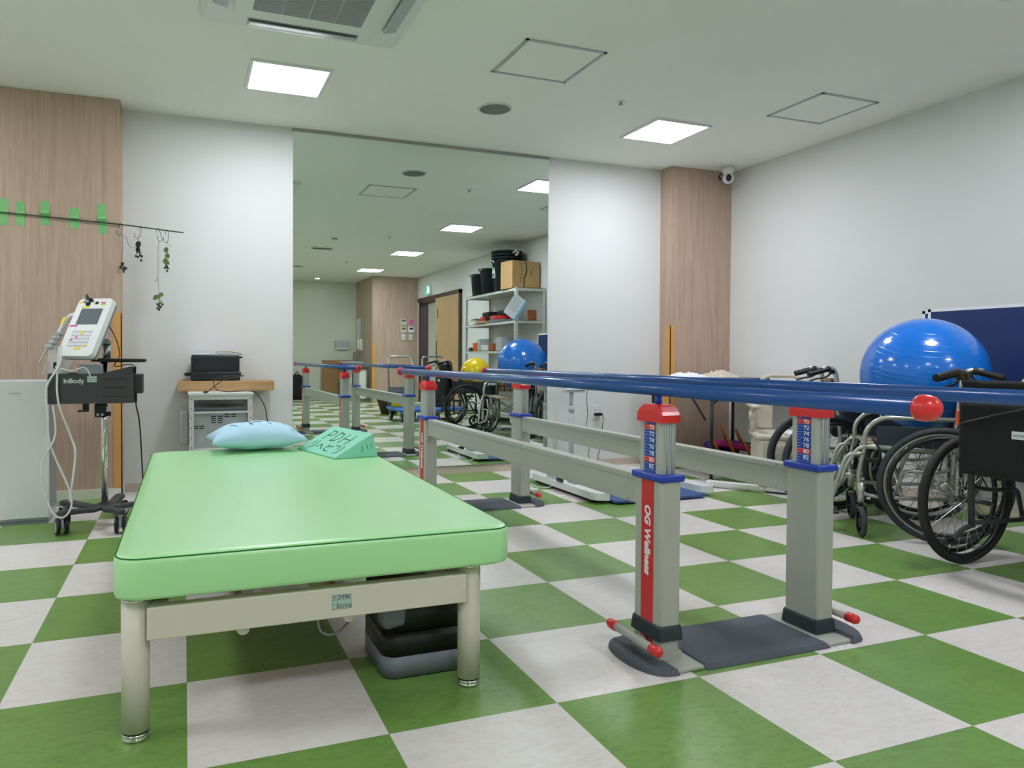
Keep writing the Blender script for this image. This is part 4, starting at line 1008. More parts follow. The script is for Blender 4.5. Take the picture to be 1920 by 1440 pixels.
# ------------------------------------------------------------------ wheelchair scale
ws = thing('wheelchair_scale', 'flat wheelchair scale on the floor with a blue deck and two white side rails', 'scale', (1.885, 2.57, 0))
m = MB().prism([(-0.335, -0.47), (-0.30, -0.48), (0.34, -0.48), (0.345, -0.40), (0.345, 0.42), (-0.335, 0.42)], 0.010, 0.024)
m.build('deck', M['platform'], ws)
def srail(x0, x1, name='side_rail'):
    p = [(x0+0.012, -0.405), (x0+0.03, -0.42), (x1-0.015, -0.44), (x1, -0.425), (x1, 0.42), (x0, 0.42), (x0, -0.37)]
    return MB().prism(p, 0.022, 0.066).build(name, M['white'], ws)
s1 = srail(-0.445, -0.342); srail(0.345, 0.44)
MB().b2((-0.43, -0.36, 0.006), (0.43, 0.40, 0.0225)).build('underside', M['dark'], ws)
MB().b2((-0.43, 0.12, 0.066), (-0.36, 0.24, 0.088), 0.004).b2((-0.40, -0.10, 0.066), (-0.345, 0.0, 0.084), 0.003).build('connector_box', M['lgrey'], s1)
MB().b2((-0.445, 0.0, 0.066), (-0.43, 0.07, 0.094)).cyl((-0.452, -0.02, 0.075), (-0.452, 0.05, 0.075), 0.006, n=8).build('plug', M['black'], s1)
for x in (-0.41, 0.41):
    for y in (-0.33, 0.36): MB().cyl((x, y, 0.0), (x, y, 0.024), 0.016, n=14).build('foot', M['black'], ws)
MB().tube(smooth([(-0.452, 0.05, 0.07), (-0.49, 0.10, 0.02), (-0.53, 0.25, 0.004), (-0.60, 0.30, 0.004), (-0.63, 0.18, 0.004), (-0.56, 0.12, 0.004), (-0.50, 0.3, 0.004), (-0.55, 0.42, 0.004), (-0.46, 0.40, 0.03)], 6), 0.0028, 6).build('white_cable', M['white'], ws)
sp_ = thing('display_stand', 'grey pole stand carrying a flat white scale display beside the mirror', 'display stand', (1.93, 3.30, 0))
MB().lathe([(0, 0), (0.10, 0.0), (0.10, 0.012), (0.02, 0.02), (0.0, 0.02)], n=28).build('base', M['lgrey'], sp_)
MB().cyl((0, 0, 0.02), (0, 0, 0.50), 0.0195, n=20).cyl((0, 0, 0.5), (0, 0, 0.63), 0.0155, n=20).lathe([(0.0195, 0.47), (0.0225, 0.47), (0.0225, 0.52), (0.0155, 0.52)], n=20).build('pole', M['lgrey'], sp_)
MB().box((0.02, 0, 0.70), (0.17, 0.022, 0.135), 0.004, X=Matrix.Translation((0, 0, 0.70)) @ Matrix.Rotation(-0.5, 4, 'X') @ Matrix.Translation((0, 0, -0.70))).build('display', M['white'], sp_)
MB().b2((-0.065, -0.035, 0.625), (0.105, 0.03, 0.636), 0.003).build('bracket', M['lgrey'], sp_)
dc_.build('display_cord', M['black'], sp_, (0.26, 0.22, 0.372))
# ------------------------------------------------------------------ wheelchairs
def wheelchair(name_label, loc, rz, W=0.44, frame='steel', tyre='tyre', rim='steel', hrim='black', spoke='steel', seat='blackfab', back='blackfab', skirt='dgrey',
               seat_z=0.44, hand_z=0.83, arm_z=0.63, back_x=-0.10, grip_x=0.0, R=0.283, armlen=0.36, pouch=False, lever=True, foot=True, grip_drop=0.03, back_top=0.80, inset=0.045, pads=True, cyaw=0.0, pouch_y=0.0):
    t = thing('wheelchair', name_label, 'wheelchair', loc, rz, 'parked wheelchairs')
    fm = M[frame]
    hw = W/2
    for s in (1, -1):
        y = s*hw
        wc = V(0, y, R)
        m = MB().torus(wc, R-0.034, 0.010, (0, 1, 0), 56, 8, flat=1.2)
        m.lathe([(0.0, -0.028), (0.016, -0.028), (0.022, -0.018), (0.014, -0.012), (0.014, 0.012), (0.022, 0.018), (0.016, 0.028), (0, 0.028)], c=wc, axis=(0, 1, 0), n=16)
        wh = m.build('main_wheel', M[rim], t)
        MB().torus(wc, R-0.0165, 0.0165, (0, 1, 0), 64, 12, flat=1.0).build('tyre', M[tyre], wh)
        hr = MB().torus(wc+V(0, s*0.034, 0), R-0.050, 0.0105, (0, 1, 0), 56, 8)
        for k in range(6):
            a = 2*PI*k/6+0.3; d = V(math.cos(a), 0, math.sin(a))
            hr.cyl(wc+d*(R-0.040), wc+d*(R-0.048)+V(0, s*0.034, 0), 0.004, n=6)
        hr.build('hand_rim', M[hrim], wh)
        sp = MB()
        for k in range(28):
            a = 2*PI*k/28; a2 = a+(0.75 if k % 2 else -0.75); q = 0.016 if (k//2) % 2 else -0.016
            p0 = wc+V(0.02*math.cos(a2), q, 0.02*math.sin(a2)); p1 = wc+V((R-0.038)*math.cos(a), 0, (R-0.038)*math.sin(a))
            sp.cyl(p0, p1, 0.0013, n=4, caps=False)
        sp.build('spokes', M[spoke], wh)
        yi = y-s*inset
        # side frame
        m = MB()
        bx = back_x
        m.tube(fillet([(bx+0.02, yi, 0.20), (bx+0.01, yi, seat_z), (bx-0.015, yi, hand_z-0.06), (bx-0.03, yi, hand_z), (bx-0.10, yi, hand_z-0.004)], 0.05, 6), 0.0125, 12)
        m.tube([(bx+0.01, yi, seat_z), (armlen-0.03, yi, seat_z+0.015)], 0.0125, 12)
        m.tube(fillet([(bx+0.02, yi, 0.21), (armlen-0.10, yi, 0.20), (armlen-0.02, yi, 0.21), (armlen, yi, 0.30), (armlen-0.03, yi, seat_z+0.015), (armlen+0.0, yi, seat_z+0.0), (armlen+0.05, yi, 0.36), (armlen+0.07, yi, 0.30)], 0.05, 5), 0.010, 12)
        m.tube(fillet([(bx+0.005, yi, arm_z), (armlen-0.10, yi, arm_z+0.004), (armlen-0.03, yi, arm_z-0.06), (armlen-0.03, yi, seat_z)], 0.10, 8), 0.0115, 12)
        m.tube([(0, yi+s*0.005, R), (0, y-s*0.015, R)], 0.010, 10)
        m.tube(fillet([(bx+0.015, yi, 0.36), (0.02, yi, 0.34), (0.16, yi, 0.34), (0.20, yi, 0.21)], 0.03), 0.009, 8)
        m.cyl((armlen-0.015, yi, 0.17), (armlen-0.015, yi, 0.27), 0.016, n=16)
        m.build('side_frame', fm, t)
        # push handle grip
        gr = MB(); g0 = V(bx-0.055+grip_x, yi, hand_z-0.002); g1 = g0+V(-0.125, 0, -grip_drop)
        P = [g0+(g1-g0)*k/9 for k in range(10)]
        gr.tube(P, [0.0155+(0.0018 if k % 2 else 0) for k in range(10)], 14)
        go = gr.build('push_grip', M['black'], t)
        br = MB().tube(smooth([g0+V(0.015, 0, -0.015), g0+V(-0.02, 0, -0.05), g0+V(-0.08, 0, -0.062), g0+V(-0.115, 0, -0.075)], 5), 0.0055, 8)
        br.box(tuple(g0+V(0.012, 0, -0.018)), (0.03, 0.025, 0.03), 0.005).build('brake_lever', M['black'], t)
        MB().tube(smooth([g0+V(0.02, 0, -0.02), g0+V(0.05, s*0.01, -0.10), g0+V(0.05, s*0.015, -0.25), (bx+0.05, yi+s*0.015, seat_z), (0.02, yi+s*0.02, R+0.05)], 6), 0.003, 6).build('brake_cable', M['black'], t)
        if pads: MB().box((armlen*0.45, yi, arm_z+0.014), (0.24, 0.045, 0.022), 0.008).build('armrest_pad', M['black'], t)
        MB().b2((bx+0.03, yi-0.003, seat_z-0.01), (armlen-0.08, yi+0.003, arm_z-0.04), 0.002).build('skirt_guard', M[skirt], t)
        # parking brake
        MB().tube(smooth([(0.30, yi+s*0.02, 0.50), (0.265, yi+s*0.03, 0.43), (0.285, yi+s*0.03, 0.37), (0.30, yi+s*0.045, 0.34)], 5), 0.006, 8).b2((0.23, yi+s*0.012, 0.375), (0.33, yi+s*0.028, 0.40), 0.003).build('parking_brake', M['black'], t)
        # caster
        cr_ = 0.072; sx_ = armlen-0.015; CX = Matrix.Translation((sx_, yi, 0)) @ Matrix.Rotation(cyaw, 4, 'Z'); cx, cy = -0.022, 0.0
        fk = MB().cyl((0, 0, 0.15), (0, 0, 0.175), 0.012, n=12, X=CX)
        for q in (-1, 1): fk.tube([(0, q*0.006, 0.155), (-0.005, q*0.021, 0.145), (cx, q*0.021, cr_)], 0.006, 8, X=CX)
        fk.cyl((cx, cy-0.026, cr_), (cx, cy+0.026, cr_), 0.006, n=10, X=CX)
        fo = fk.build('caster_fork', M['black'], t)
        MB().lathe([(0.050, -0.012), (0.066, -0.012), (0.072, -0.006), (0.072, 0.006), (0.066, 0.012), (0.050, 0.012)], c=(cx, cy, cr_), axis=(0, 1, 0), n=32, X=CX).build('caster_tyre', M['tyre'], fo)
        m = MB().cyl((cx, cy-0.010, cr_), (cx, cy+0.010, cr_), 0.018, n=16, X=CX)
        for k in range(5):
            a = 2*PI*k/5; m.cyl((cx, cy, cr_), (cx+0.052*math.cos(a), cy, cr_+0.052*math.sin(a)), 0.006, n=6, X=CX)
        m.torus((cx, cy, cr_), 0.050, 0.005, (0, 1, 0), 28, 6, X=CX).build('caster_hub', M['black'], fo)
        if lever:
            MB().tube(fillet([(bx+0.03, yi, 0.20), (bx-0.03, yi, 0.19), (bx-0.09, yi, 0.15)], 0.03), 0.0105, 10).build('tipping_lever', fm, t)
            MB().box((bx-0.115, yi, 0.142), (0.06, 0.026, 0.024), 0.008).build('tipping_pad', M['black'], t)
        if foot:
            fx = armlen+0.07
            MB().tube(fillet([(armlen-0.03, yi+s*0.002, seat_z-0.02), (armlen+0.05, yi, seat_z-0.03), (armlen+0.10, yi, 0.24), (armlen+0.12, yi, 0.15)], 0.05), 0.0105, 10).tube(fillet([(armlen+0.02, yi-s*0.02, 0.30), (armlen+0.05, yi-s*0.09, 0.30), (armlen+0.11, yi-s*0.09, 0.17), (armlen+0.12, yi, 0.15)], 0.04), 0.009, 10).build('foot_hanger', fm, t)
            MB().b2((armlen+0.08, yi-s*0.155, 0.095), (armlen+0.22, yi-s*0.01, 0.112), 0.006).build('footplate', M['black'], t)
    # cross brace
    hi = hw-inset
    m = MB()
    m.tube([(0.14, -hi, 0.20), (0.14, hi, seat_z)], 0.010, 10).tube([(0.165, hi, 0.20), (0.165, -hi, seat_z)], 0.010, 10)
    m.build('cross_brace', fm, t)
    def sheet(P, th, nrm):
        v = [Vector(p) for p in P]; n = len(v)
        return v, [q+Vector(nrm)*th for q in v]
    # sagging seat
    m = MB(); n = 8; v = []
    for i in range(n+1):
        yy = -hi+2*hi*i/n; sag = 0.030*math.sin(PI*i/n)
        for x in (back_x+0.02, armlen-0.05): v += [(x, yy, seat_z+0.012-sag), (x, yy, seat_z+0.022-sag)]
    f = [(i*4, i*4+1, i*4+5, i*4+4) for i in range(n)]+[(i*4+2, i*4+6, i*4+7, i*4+3) for i in range(n)]+[(i*4, i*4+4, i*4+6, i*4+2) for i in range(n)]+[(i*4+1, i*4+3, i*4+7, i*4+5) for i in range(n)]+[(0, 2, 3, 1), (n*4, n*4+1, n*4+3, n*4+2)]
    m.add(v, f, True).build('seat', M[seat], t)
    m = MB(); v = []; nz = 6
    for j in range(nz+1):
        z = seat_z+0.05+(back_top-seat_z-0.05)*j/nz; xb = back_x+0.01-0.025*j/nz
        for i in range(n+1):
            yy = -hi+2*hi*i/n; sag = 0.035*math.sin(PI*i/n)
            v.append((xb-sag, yy, z))
    k = len(v); v += [(a-0.010, b, c) for a, b, c in v]
    f = []
    for j in range(nz):
        for i in range(n):
            a = j*(n+1)+i; f += [(a, a+1, a+n+2, a+n+1), (k+a, k+a+n+1, k+a+n+2, k+a+1)]
    for i in range(n): f += [(i, k+i, k+i+1, i+1), (nz*(n+1)+i, nz*(n+1)+i+1, k+nz*(n+1)+i+1, k+nz*(n+1)+i)]
    for j in range(nz): f += [(j*(n+1), (j+1)*(n+1), k+(j+1)*(n+1), k+j*(n+1)), (j*(n+1)+n, k+j*(n+1)+n, k+(j+1)*(n+1)+n, (j+1)*(n+1)+n)]
    bk_ = m.add(v, f, True).build('backrest', M[back], t)
    if pouch:
        MB().box((back_x-0.062, 0, 0.575), (0.045, 2*hi-0.01, 0.30), 0.02, seg=3).build('back_pouch', M['blackfab'], t)
        MB().tube([(back_x-0.045, -hi+0.01, back_top+0.005), (back_x-0.045, hi-0.01, back_top+0.005)], 0.016, 12).build('back_roll', M['blackfab'], t)
        lb = MB().b2((back_x-0.0862, -0.095, 0.590), (back_x-0.084, -0.022, 0.620)).build('brand_label', M['paper'], t)
        text('actmore', 0.018, M['mgrey'], axes((back_x-0.0866, -0.0585, 0.605), (0, -1, 0), (0, 0, 1)), lb, 'lettering')
        MB().tube(smooth([(back_x-0.07, -0.12, 0.80), (back_x-0.11, -0.10, 0.72), (back_x-0.11, 0.02, 0.68), (back_x-0.105, 0.16, 0.635)], 6), 0.004, 6).build('strap', M['black'], t)
        MB().b2((back_x-0.02, hi+0.012, 0.615), (back_x+0.015, hi+0.05, 0.685), 0.010).build('armrest_release', M['orange'], t)
    return t
# A: black chair, faces the right hand wall
wheelchair('black wheelchair nearest the camera, yellow ball on its seat', (2.302, 0.218, 0), -0.02, W=0.604, inset=0.105, frame='dgrey', tyre='tyreb', rim='black', hrim='black', spoke='chrome', pouch=True, hand_z=0.845, back_x=-0.135, grip_x=-0.02, grip_drop=0.025, back_top=0.79, seat_z=0.46)
# B: silver chair with plaid back
yb = 0.80; hB = V(-math.sin(yb), math.cos(yb), 0); rB = V(hB.y, -hB.x, 0)
cB = V(2.528, 0.774, 0)+rB*0.28
wheelchair('silver framed wheelchair with plaid back and dark grey tyres, blue ball on its seat', cB, math.atan2(hB.y, hB.x), W=0.56, frame='silver', tyre='tyre', rim='silver', hrim='black', back='cloth', seat='cloth', skirt='boot', hand_z=0.845, back_x=-0.06, grip_x=-0.0, grip_drop=0.035, arm_z=0.60, pads=False, cyaw=-1.45)
# C: folded dark chair
yc = 1.12; hC = V(math.sin(yc), -math.cos(yc), 0); rC = V(hC.y, -hC.x, 0)
cC = V(2.675, 1.547, 0)-rC*0.13
wheelchair('wheelchair with dark wheels behind the right post, narrow and partly folded', cC, math.atan2(hC.y, hC.x), W=0.26, inset=0.03, frame='silver', tyre='tyre', rim='black', hrim='black', back='cloth', skirt='dgrey', hand_z=0.84, back_x=0.05, grip_x=0.0, grip_drop=0.035, foot=False, back_top=0.78)
# ------------------------------------------------------------------ exercise balls
o = MB().sph((0, 0, 0), 0.297, 64, 40).build('exercise_ball', M['ballblue'], None, (2.79, 1.08, 0.816), (0.25, -0.18, 0)); tag(o, 'large shiny blue exercise ball resting on the plaid wheelchair', 'exercise ball')
o = MB().sph((0, 0, 0), 0.189, 48, 32).build('exercise_ball', M['ballyellow'], None, (2.537, 0.262, 0.70)); tag(o, 'yellow exercise ball resting on the black wheelchair', 'exercise ball')

# ------------------------------------------------------------------ folded table tennis table
tt = thing('table_tennis_table', 'folded navy table tennis table with white edges against the right wall', 'table tennis table', (3.42, 0.93, 0), 0.0)
for k, (dx, y0, y1, z1) in enumerate(((-0.035, -0.60, 0.555, 1.203), (0.03, -0.56, 0.64, 1.198))):
    tp = MB().b2((dx-0.008, y0, 0.42), (dx+0.008, y1, z1)).build('table_half', M['navy'], tt)
    m = MB()
    for a, b in (((y0, 0.42), (y1, 0.437)), ((y0, z1-0.018), (y1, z1)), ((y0, 0.42), (y0+0.018, z1)), ((y1-0.018, 0.42), (y1, z1))):
        m.b2((dx-0.0095, a[0], a[1]), (dx+0.0095, b[0], b[1]))
    m.build('white_edge', M['paper'], tp)
m = MB()
for y in (-0.4, 0.4):
    m.tube(fillet([(-0.05, y, 0.06), (-0.05, y, 0.5), (0.05, y, 0.5), (0.05, y, 0.06)], 0.04), 0.014, 10)
m.tube([(0, -0.4, 0.3), (0, 0.4, 0.3)], 0.014, 10); m.build('folding_legs', M['dgrey'], tt)
for y in (-0.4, 0.4):
    for x in (-0.05, 0.05): MB().cyl((x, y-0.012, 0.035), (x, y+0.012, 0.035), 0.035, n=20).build('wheel', M['black'], tt)

# ------------------------------------------------------------------ folding table with clutter
ft = thing('folding_table', 'folding table with black legs in the corner before the wooden pier', 'table', (3.0, 2.80, 0))
MB().b2((-0.42, -0.30, 0.712), (0.46, 0.44, 0.736), 0.006).build('tabletop', M['white'], ft)
for x, y in ((-0.38, -0.285), (0.42, -0.285), (-0.38, 0.40), (0.42, 0.40)):
    lg = MB().cyl((x, y, 0.03), (x, y, 0.712), 0.0125, n=14).build('leg', M['black'], ft)
    MB().cyl((x, y, 0.0), (x, y, 0.035), 0.017, 0.015, n=14).build('rubber_foot', M['black'], lg)
m = MB()
for x in (-0.38, 0.42):
    m.tube([(x, -0.285, 0.66), (x, 0.40, 0.66)], 0.009, 8).tube([(x, -0.285, 0.2), (x, 0.40, 0.2)], 0.009, 8)
m.tube([(-0.38, -0.27, 0.56), (-0.12, -0.27, 0.70)], 0.008, 8).tube([(0.42, -0.27, 0.56), (0.16, -0.27, 0.70)], 0.008, 8).tube([(-0.38, -0.22, 0.45), (-0.36, 0.05, 0.70)], 0.008, 8)
m.build('leg_brace', M['black'], ft)
o = MB().b2((-0.17, -0.10, 0.0), (0.19, 0.14, 0.012), 0.004).build('black_tray', M['black'], None, (3.02, 2.68, 0.7365)); tag(o, 'thin black tray at the near edge of the folding table', 'tray')
random.seed(5)
def crumple(name, cx, cy, z, L, W_, hh, m_, label, cat):
    v = []; f = []; nu, nv = 16, 10
    for j in range(nv+1):
        for i in range(nu+1):
            u, q = i/nu, j/nv
            e = math.sin(PI*u)**0.5*math.sin(PI*q)**0.5
            v.append((L*(u-.5)+random.uniform(-.008, .008), W_*(q-.5)+random.uniform(-.008, .008), 0.002+hh*e*random.uniform(0.45, 1)))
    n = len(v); v += [(a, b, 0.0) for a, b, c in v]
    for j in range(nv):
        for i in range(nu): a = j*(nu+1)+i; f += [(a, a+1, a+nu+2, a+nu+1), (n+a, n+a+nu+1, n+a+nu+2, n+a+1)]
    o = MB().add(v, f, False).build(name, m_, None, (cx, cy, z)); return tag(o, label, cat)
crumple('crumpled_wrapping', 2.80, 3.02, 0.737, 0.34, 0.2, 0.055, M['paper'], 'crumpled white wrapping on the left of the folding table', 'wrapping')
crumple('plastic_wrapping', 3.14, 3.05, 0.737, 0.28, 0.2, 0.07, M['ivory'], 'crumpled ivory wrapping on the folding table behind the black tray', 'wrapping')

# ------------------------------------------------------------------ portable commode and shower chair
cm = thing('portable_commode', 'ivory plastic portable commode with a rounded backrest and armrests', 'commode', (2.95, 2.165, 0), -0.62)
MB().b2((-0.20, -0.20, 0.03), (0.20, 0.20, 0.36), 0.03, seg=4).build('body', M['ivory'], cm)
MB().b2((-0.215, -0.205, 0.352), (0.215, 0.205, 0.392), 0.018, seg=3).build('seat_lid', M['ivory'], cm)
MB().b2((-0.13, -0.215, 0.08), (0.02, -0.195, 0.33), 0.012).build('front_panel', M['ivory'], cm)
for x in (-0.17, 0.17):
    for y in (-0.17, 0.17): MB().cyl((x, y, 0.0), (x, y, 0.04), 0.022, n=14).build('foot', M['ivory'], cm)
yb_ = 0.19
bk_ = MB().tube(fillet([(-0.17, yb_, 0.38), (-0.17, yb_, 0.70), (-0.10, yb_, 0.775), (0.10, yb_, 0.775), (0.17, yb_, 0.70), (0.17, yb_, 0.38)], 0.12, 8), 0.013, 12)
bk_.build('back_frame', M['ivory'], cm)
MB().b2((-0.165, yb_-0.006, 0.40), (-0.055, yb_+0.014, 0.70), 0.008).b2((-0.165, yb_-0.006, 0.62), (0.165, yb_+0.014, 0.72), 0.008).build('back_panel', M['ivory'], cm)
for x in (-0.21, 0.21):
    MB().cyl((x, 0.02, 0.39), (x, 0.02, 0.56), 0.019, n=14).cyl((x, 0.02, 0.47), (x, 0.02, 0.53), 0.025, n=14).b2((x-0.025, -0.15, 0.555), (x+0.025, 0.19, 0.582), 0.010).build('armrest', M['ivory'], cm)
o = crumple('white_towel', 2.93, 2.08, 0.393, 0.16, 0.16, 0.03, M['paper'], 'crumpled white cloth on the lid of the ivory commode', 'cloth')
lb_ = thing('floor_stand', 'long low white frame lying on the floor in front of the ivory commode', 'frame', (2.73, 2.12, 0), -0.95)
MB().b2((-0.36, -0.022, 0.012), (0.30, 0.022, 0.048), 0.008).build('rail', M['white'], lb_)
MB().sph((-0.36, 0, 0.026), (0.03, 0.032, 0.026), 16, 10).build('end_knob', M['white'], lb_)
MB().sph((0.30, 0, 0.026), (0.03, 0.032, 0.026), 16, 10).build('end_knob', M['white'], lb_)

# ------------------------------------------------------------------ ring toss game leaning under the table
rt = thing('ring_toss_game', 'yellow and magenta foam ring toss game with brown pegs under the folding table', 'game', (3.17, 2.93, 0))
for bx_, bz_, by_ in ((-0.196, 0.185, -0.07), (-0.029, 0.246, 0.03), (-0.038, 0.153, -0.07), (0.129, 0.21, 0.03), (0.127, 0.124, -0.07)):
    b0 = V(bx_, by_, bz_)
    MB().cyl(b0+V(0.012, 0, -0.022), b0+V(-0.058, 0, 0.108), 0.014, 0.012, n=14).sph(b0+V(-0.058, 0, 0.108), 0.012, 12, 8).build('peg', M['peg'], rt)
Xa = Matrix.Translation((-0.02, -0.07, 0.125)) @ Matrix.Rotation(0.2, 4, 'Y')
MB().box((0, 0, 0), (0.46, 0.10, 0.035), 0.01, X=Xa).build('yellow_board', M['yellowf'], rt)
Xa = Matrix.Translation((0.05, 0.05, 0.195)) @ Matrix.Rotation(0.2, 4, 'Y')
MB().box((0, 0, 0), (0.36, 0.12, 0.05), 0.014, X=Xa).build('magenta_board', M['magenta'], rt)
MB().b2((-0.10, 0.12, 0.09), (0.2, 0.22, 0.22), 0.02).build('purple_board', M['purple'], rt)
MB().b2((-0.22, -0.14, 0), (0.2, 0.24, 0.09), 0.01).build('storage_tray', M['purple'], rt)

# ------------------------------------------------------------------ steel shelving against the right wall (seen in the mirror)
sh = thing('steel_shelving', 'tall pale steel shelving against the right wall, seen in the mirror', 'shelving', (3.30, -0.61, 0))
for x in (-0.215, 0.215):
    for y in (-0.885, 0.885):
        sx = -1 if x > 0 else 1; sy = -1 if y > 0 else 1
        lg = MB().b2((x-0.001*sx, y, 0), (x+0.002*sx, y+sy*0.04, 1.80)).b2((x, y-0.001*sy, 0), (x+sx*0.04, y+0.002*sy, 1.80)).build('upright', M['whitemetal'], sh)
        m = MB()
        for k in range(44): m.b2((x-0.0022*sx, y+sy*0.016, 0.05+k*0.04), (x-0.001*sx, y+sy*0.026, 0.065+k*0.04))
        m.build('slots', M['dark'], lg)
for z in (0.10, 0.52, 0.955, 1.345, 1.765):
    m = MB().b2((-0.213, -0.88, z+0.028), (0.213, 0.88, z+0.034))
    for a, b in (((-0.213, -0.88), (-0.209, 0.88)), ((0.209, -0.88), (0.213, 0.88)), ((-0.213, -0.88), (0.213, -0.876)), ((-0.213, 0.876), (0.213, 0.88))): m.b2((a[0], a[1], z-0.004), (b[0], b[1], z+0.034))
    m.build('shelf', M['whitemetal'], sh)
def bucket(x, y, z, r0_, r1_, hh, label, stack=1, grp='black buckets on top of the shelving'):
    t = thing('bucket', label, 'bucket', (x, y, z), 0, grp)
    MB().lathe([(0, 0.0), (r0_, 0.0), (r1_, hh-0.02), (r1_+0.012, hh-0.02), (r1_+0.013, hh), (r1_-0.002, hh), (r0_-0.003, 0.006), (0, 0.006)], n=36).build('body', M['bucket'], t)
    m = MB().tube(smooth([(-r1_-0.008, -0.05, hh-0.03), (-r1_-0.03, -0.035, hh-0.0), (-r1_-0.03, 0.035, hh+0.0), (-r1_-0.008, 0.05, hh-0.03)], 5), 0.008, 8)
    m.build('rope_handle', M['white'], t)
    return t
SZ = 1.80
bucket(3.27, -1.33, SZ, 0.125, 0.15, 0.33, 'smaller black bucket at the left end on top of the shelving')
bucket(3.28, -0.93, SZ, 0.145, 0.18, 0.37, 'middle black bucket on top of the shelving')
b3 = bucket(3.28, -0.43, SZ, 0.165, 0.205, 0.42, 'bottom bucket of the stack, with a white and green sticker')
s_ = MB().b2((-0.196, -0.05, 0.19), (-0.186, 0.03, 0.34)).build('sticker', M['paper'], b3)
MB().b2((-0.1965, -0.05, 0.29), (-0.1955, 0.03, 0.33)).build('sticker_band', M['yellowf'] if False else M['tape'], s_)
MB().b2((-0.1965, -0.04, 0.20), (-0.1955, 0.02, 0.25)).build('sticker_print', M['navy'], s_)
for k, l in enumerate(('second nested bucket of the stack, only its rim showing', 'third nested bucket of the stack, only its rim showing', 'topmost nested bucket of the stack on the shelving')):
    t = thing('bucket', l, 'bucket', (3.28, -0.43, SZ-0.02+0.045*(k+1)), 0, 'black buckets on top of the shelving')
    MB().lathe([(0.195, 0.40), (0.205, 0.42), (0.219, 0.42), (0.220, 0.44), (0.203, 0.44), (0.192, 0.40)], n=36).build('rim', M['bucket'], t)
    MB().lathe([(0, 0.03), (0.150, 0.03), (0.195, 0.40)], n=36).build('body', M['bucket'], t)
    if k == 2: MB().tube(smooth([(0.0, 0.205, 0.40), (0.03, 0.24, 0.43), (0.06, 0.22, 0.38), (0.02, 0.25, 0.37), (0.09, 0.2, 0.42)], 6), 0.012, 8).build('rope_handle', M['white'], t)
cb = MB().b2((-0.215, -0.145, 0), (0.21, 0.145, 0.36), 0.002).build('cardboard_box', M['card'], None, (3.28, -0.0, SZ), (0, 0, -0.12))
tag(cb, 'brown cardboard box with a green wave on top of the shelving', 'box')
MB().b2((-0.216, -0.03, 0.359), (0.211, 0.03, 0.3612)).build('packing_tape', M['boardwood'], cb)
wv = MB(); pts = [(0.0, 0.35), (-0.015, 0.27), (-0.01, 0.2), (0.02, 0.13), (0.02, 0.03)]
stroke(wv, [(p.x, 0.1455, p.z) for p in smooth([(-a-0.01, 0, b) for a, b in pts], 6)], 0.022, nrm=V(0, 1, 0)); wv.build('green_wave_print', M['leaf'], cb)
text('Lumiqenqen', 0.06, M['txtd'], axes((-0.055, 0.1457, 0.2), (0, 0, -1), (-1, 0, 0)), cb, 'box_lettering', sx=0.6) if False else None
for s_, px_, sz in (('とくだいす', 0.045, 0.05), ('180', 0.0, 0)):
    if sz: text('にしこくまい', 0.045, M['txtd'], axes((-0.075, 0.1457, 0.2), (0, 0, -1), (-1, 0, 0)), cb, 'box_lettering')
    else: text('180', 0.05, M['txtd'], axes((0.075, 0.1457, 0.22), (0, 0, -1), (-1, 0, 0)), cb, 'box_number')
# document pouch hanging from the shelving corner
dp = thing('document_pouch', 'clear pouch with a printed notice hanging from the shelving corner', 'document pouch', (3.07, 0.30, 1.74))
X = Matrix.Translation((-0.0, 0.006, -0.20)) @ Matrix.Rotation(0.60, 4, 'Y') @ Matrix.Rotation(0.08, 4, 'Z')
pg = MB().b2((-0.10, -0.002, -0.15), (0.10, 0.002, 0.15), X=X).build('notice', M['paper'], dp)
MB().b2((0.065, 0.002, -0.15), (0.10, 0.0028, 0.15), X=X).build('blue_band', M['lightblue'], pg)
m = MB()
for k in range(9): m.b2((-0.085, 0.002, 0.11-k*0.022), (0.05-0.01*(k % 3), 0.0028, 0.114-k*0.022), X=X)
m.build('print_lines', M['mgrey'], pg)
MB().tube([(0.0, 0.0, 0.05), (0.0, 0.004, -0.03), X @ V(0.07, 0, 0.15)], 0.003, 6).build('string', M['white'], dp)
# things on the shelves
def bx(name, x, y, z, d, m_, label, cat, rz=0.0, grp=None, bev=0.003):
    o = MB().b2((-d[0]/2, -d[1]/2, 0), (d[0]/2, d[1]/2, d[2]), bev).build(name, M[m_], None, (x, y, z), (0, 0, rz)); return tag(o, label, cat, grp)
z2 = 1.380
bx('magazine', 3.22, -1.32, z2, (0.22, 0.26, 0.03), 'paper', 'pale magazine at the bottom of the pile at the left shelf end', 'magazine', 0.1)
bx('magazine', 3.22, -1.30, z2+0.031, (0.21, 0.25, 0.03), 'ivory', 'speckled magazine in the middle of the left pile', 'magazine', -0.1)
bx('magazine', 3.23, -1.28, z2+0.062, (0.2, 0.24, 0.025), 'mgrey', 'grey magazine on top of the left pile', 'magazine', 0.15)
bx('wooden_tray', 3.20, -0.87, z2, (0.26, 0.30, 0.035), 'boardwood', 'tan tray in the middle of the upper shelf', 'tray')
bx('tool_case', 3.25, -0.87, z2+0.036, (0.2, 0.28, 0.13), 'blackfab', 'black tool bag standing on the tan tray', 'bag', 0.05, bev=0.02)
bx('red_bag', 3.11, -0.86, z2+0.036, (0.04, 0.12, 0.06), 'redstrip', 'small dark red pouch in front of the black bag', 'pouch', bev=0.01)
bx('flat_box', 3.22, -0.45, z2, (0.26, 0.30, 0.04), 'mgrey', 'dark grey flat box on the upper shelf', 'box')
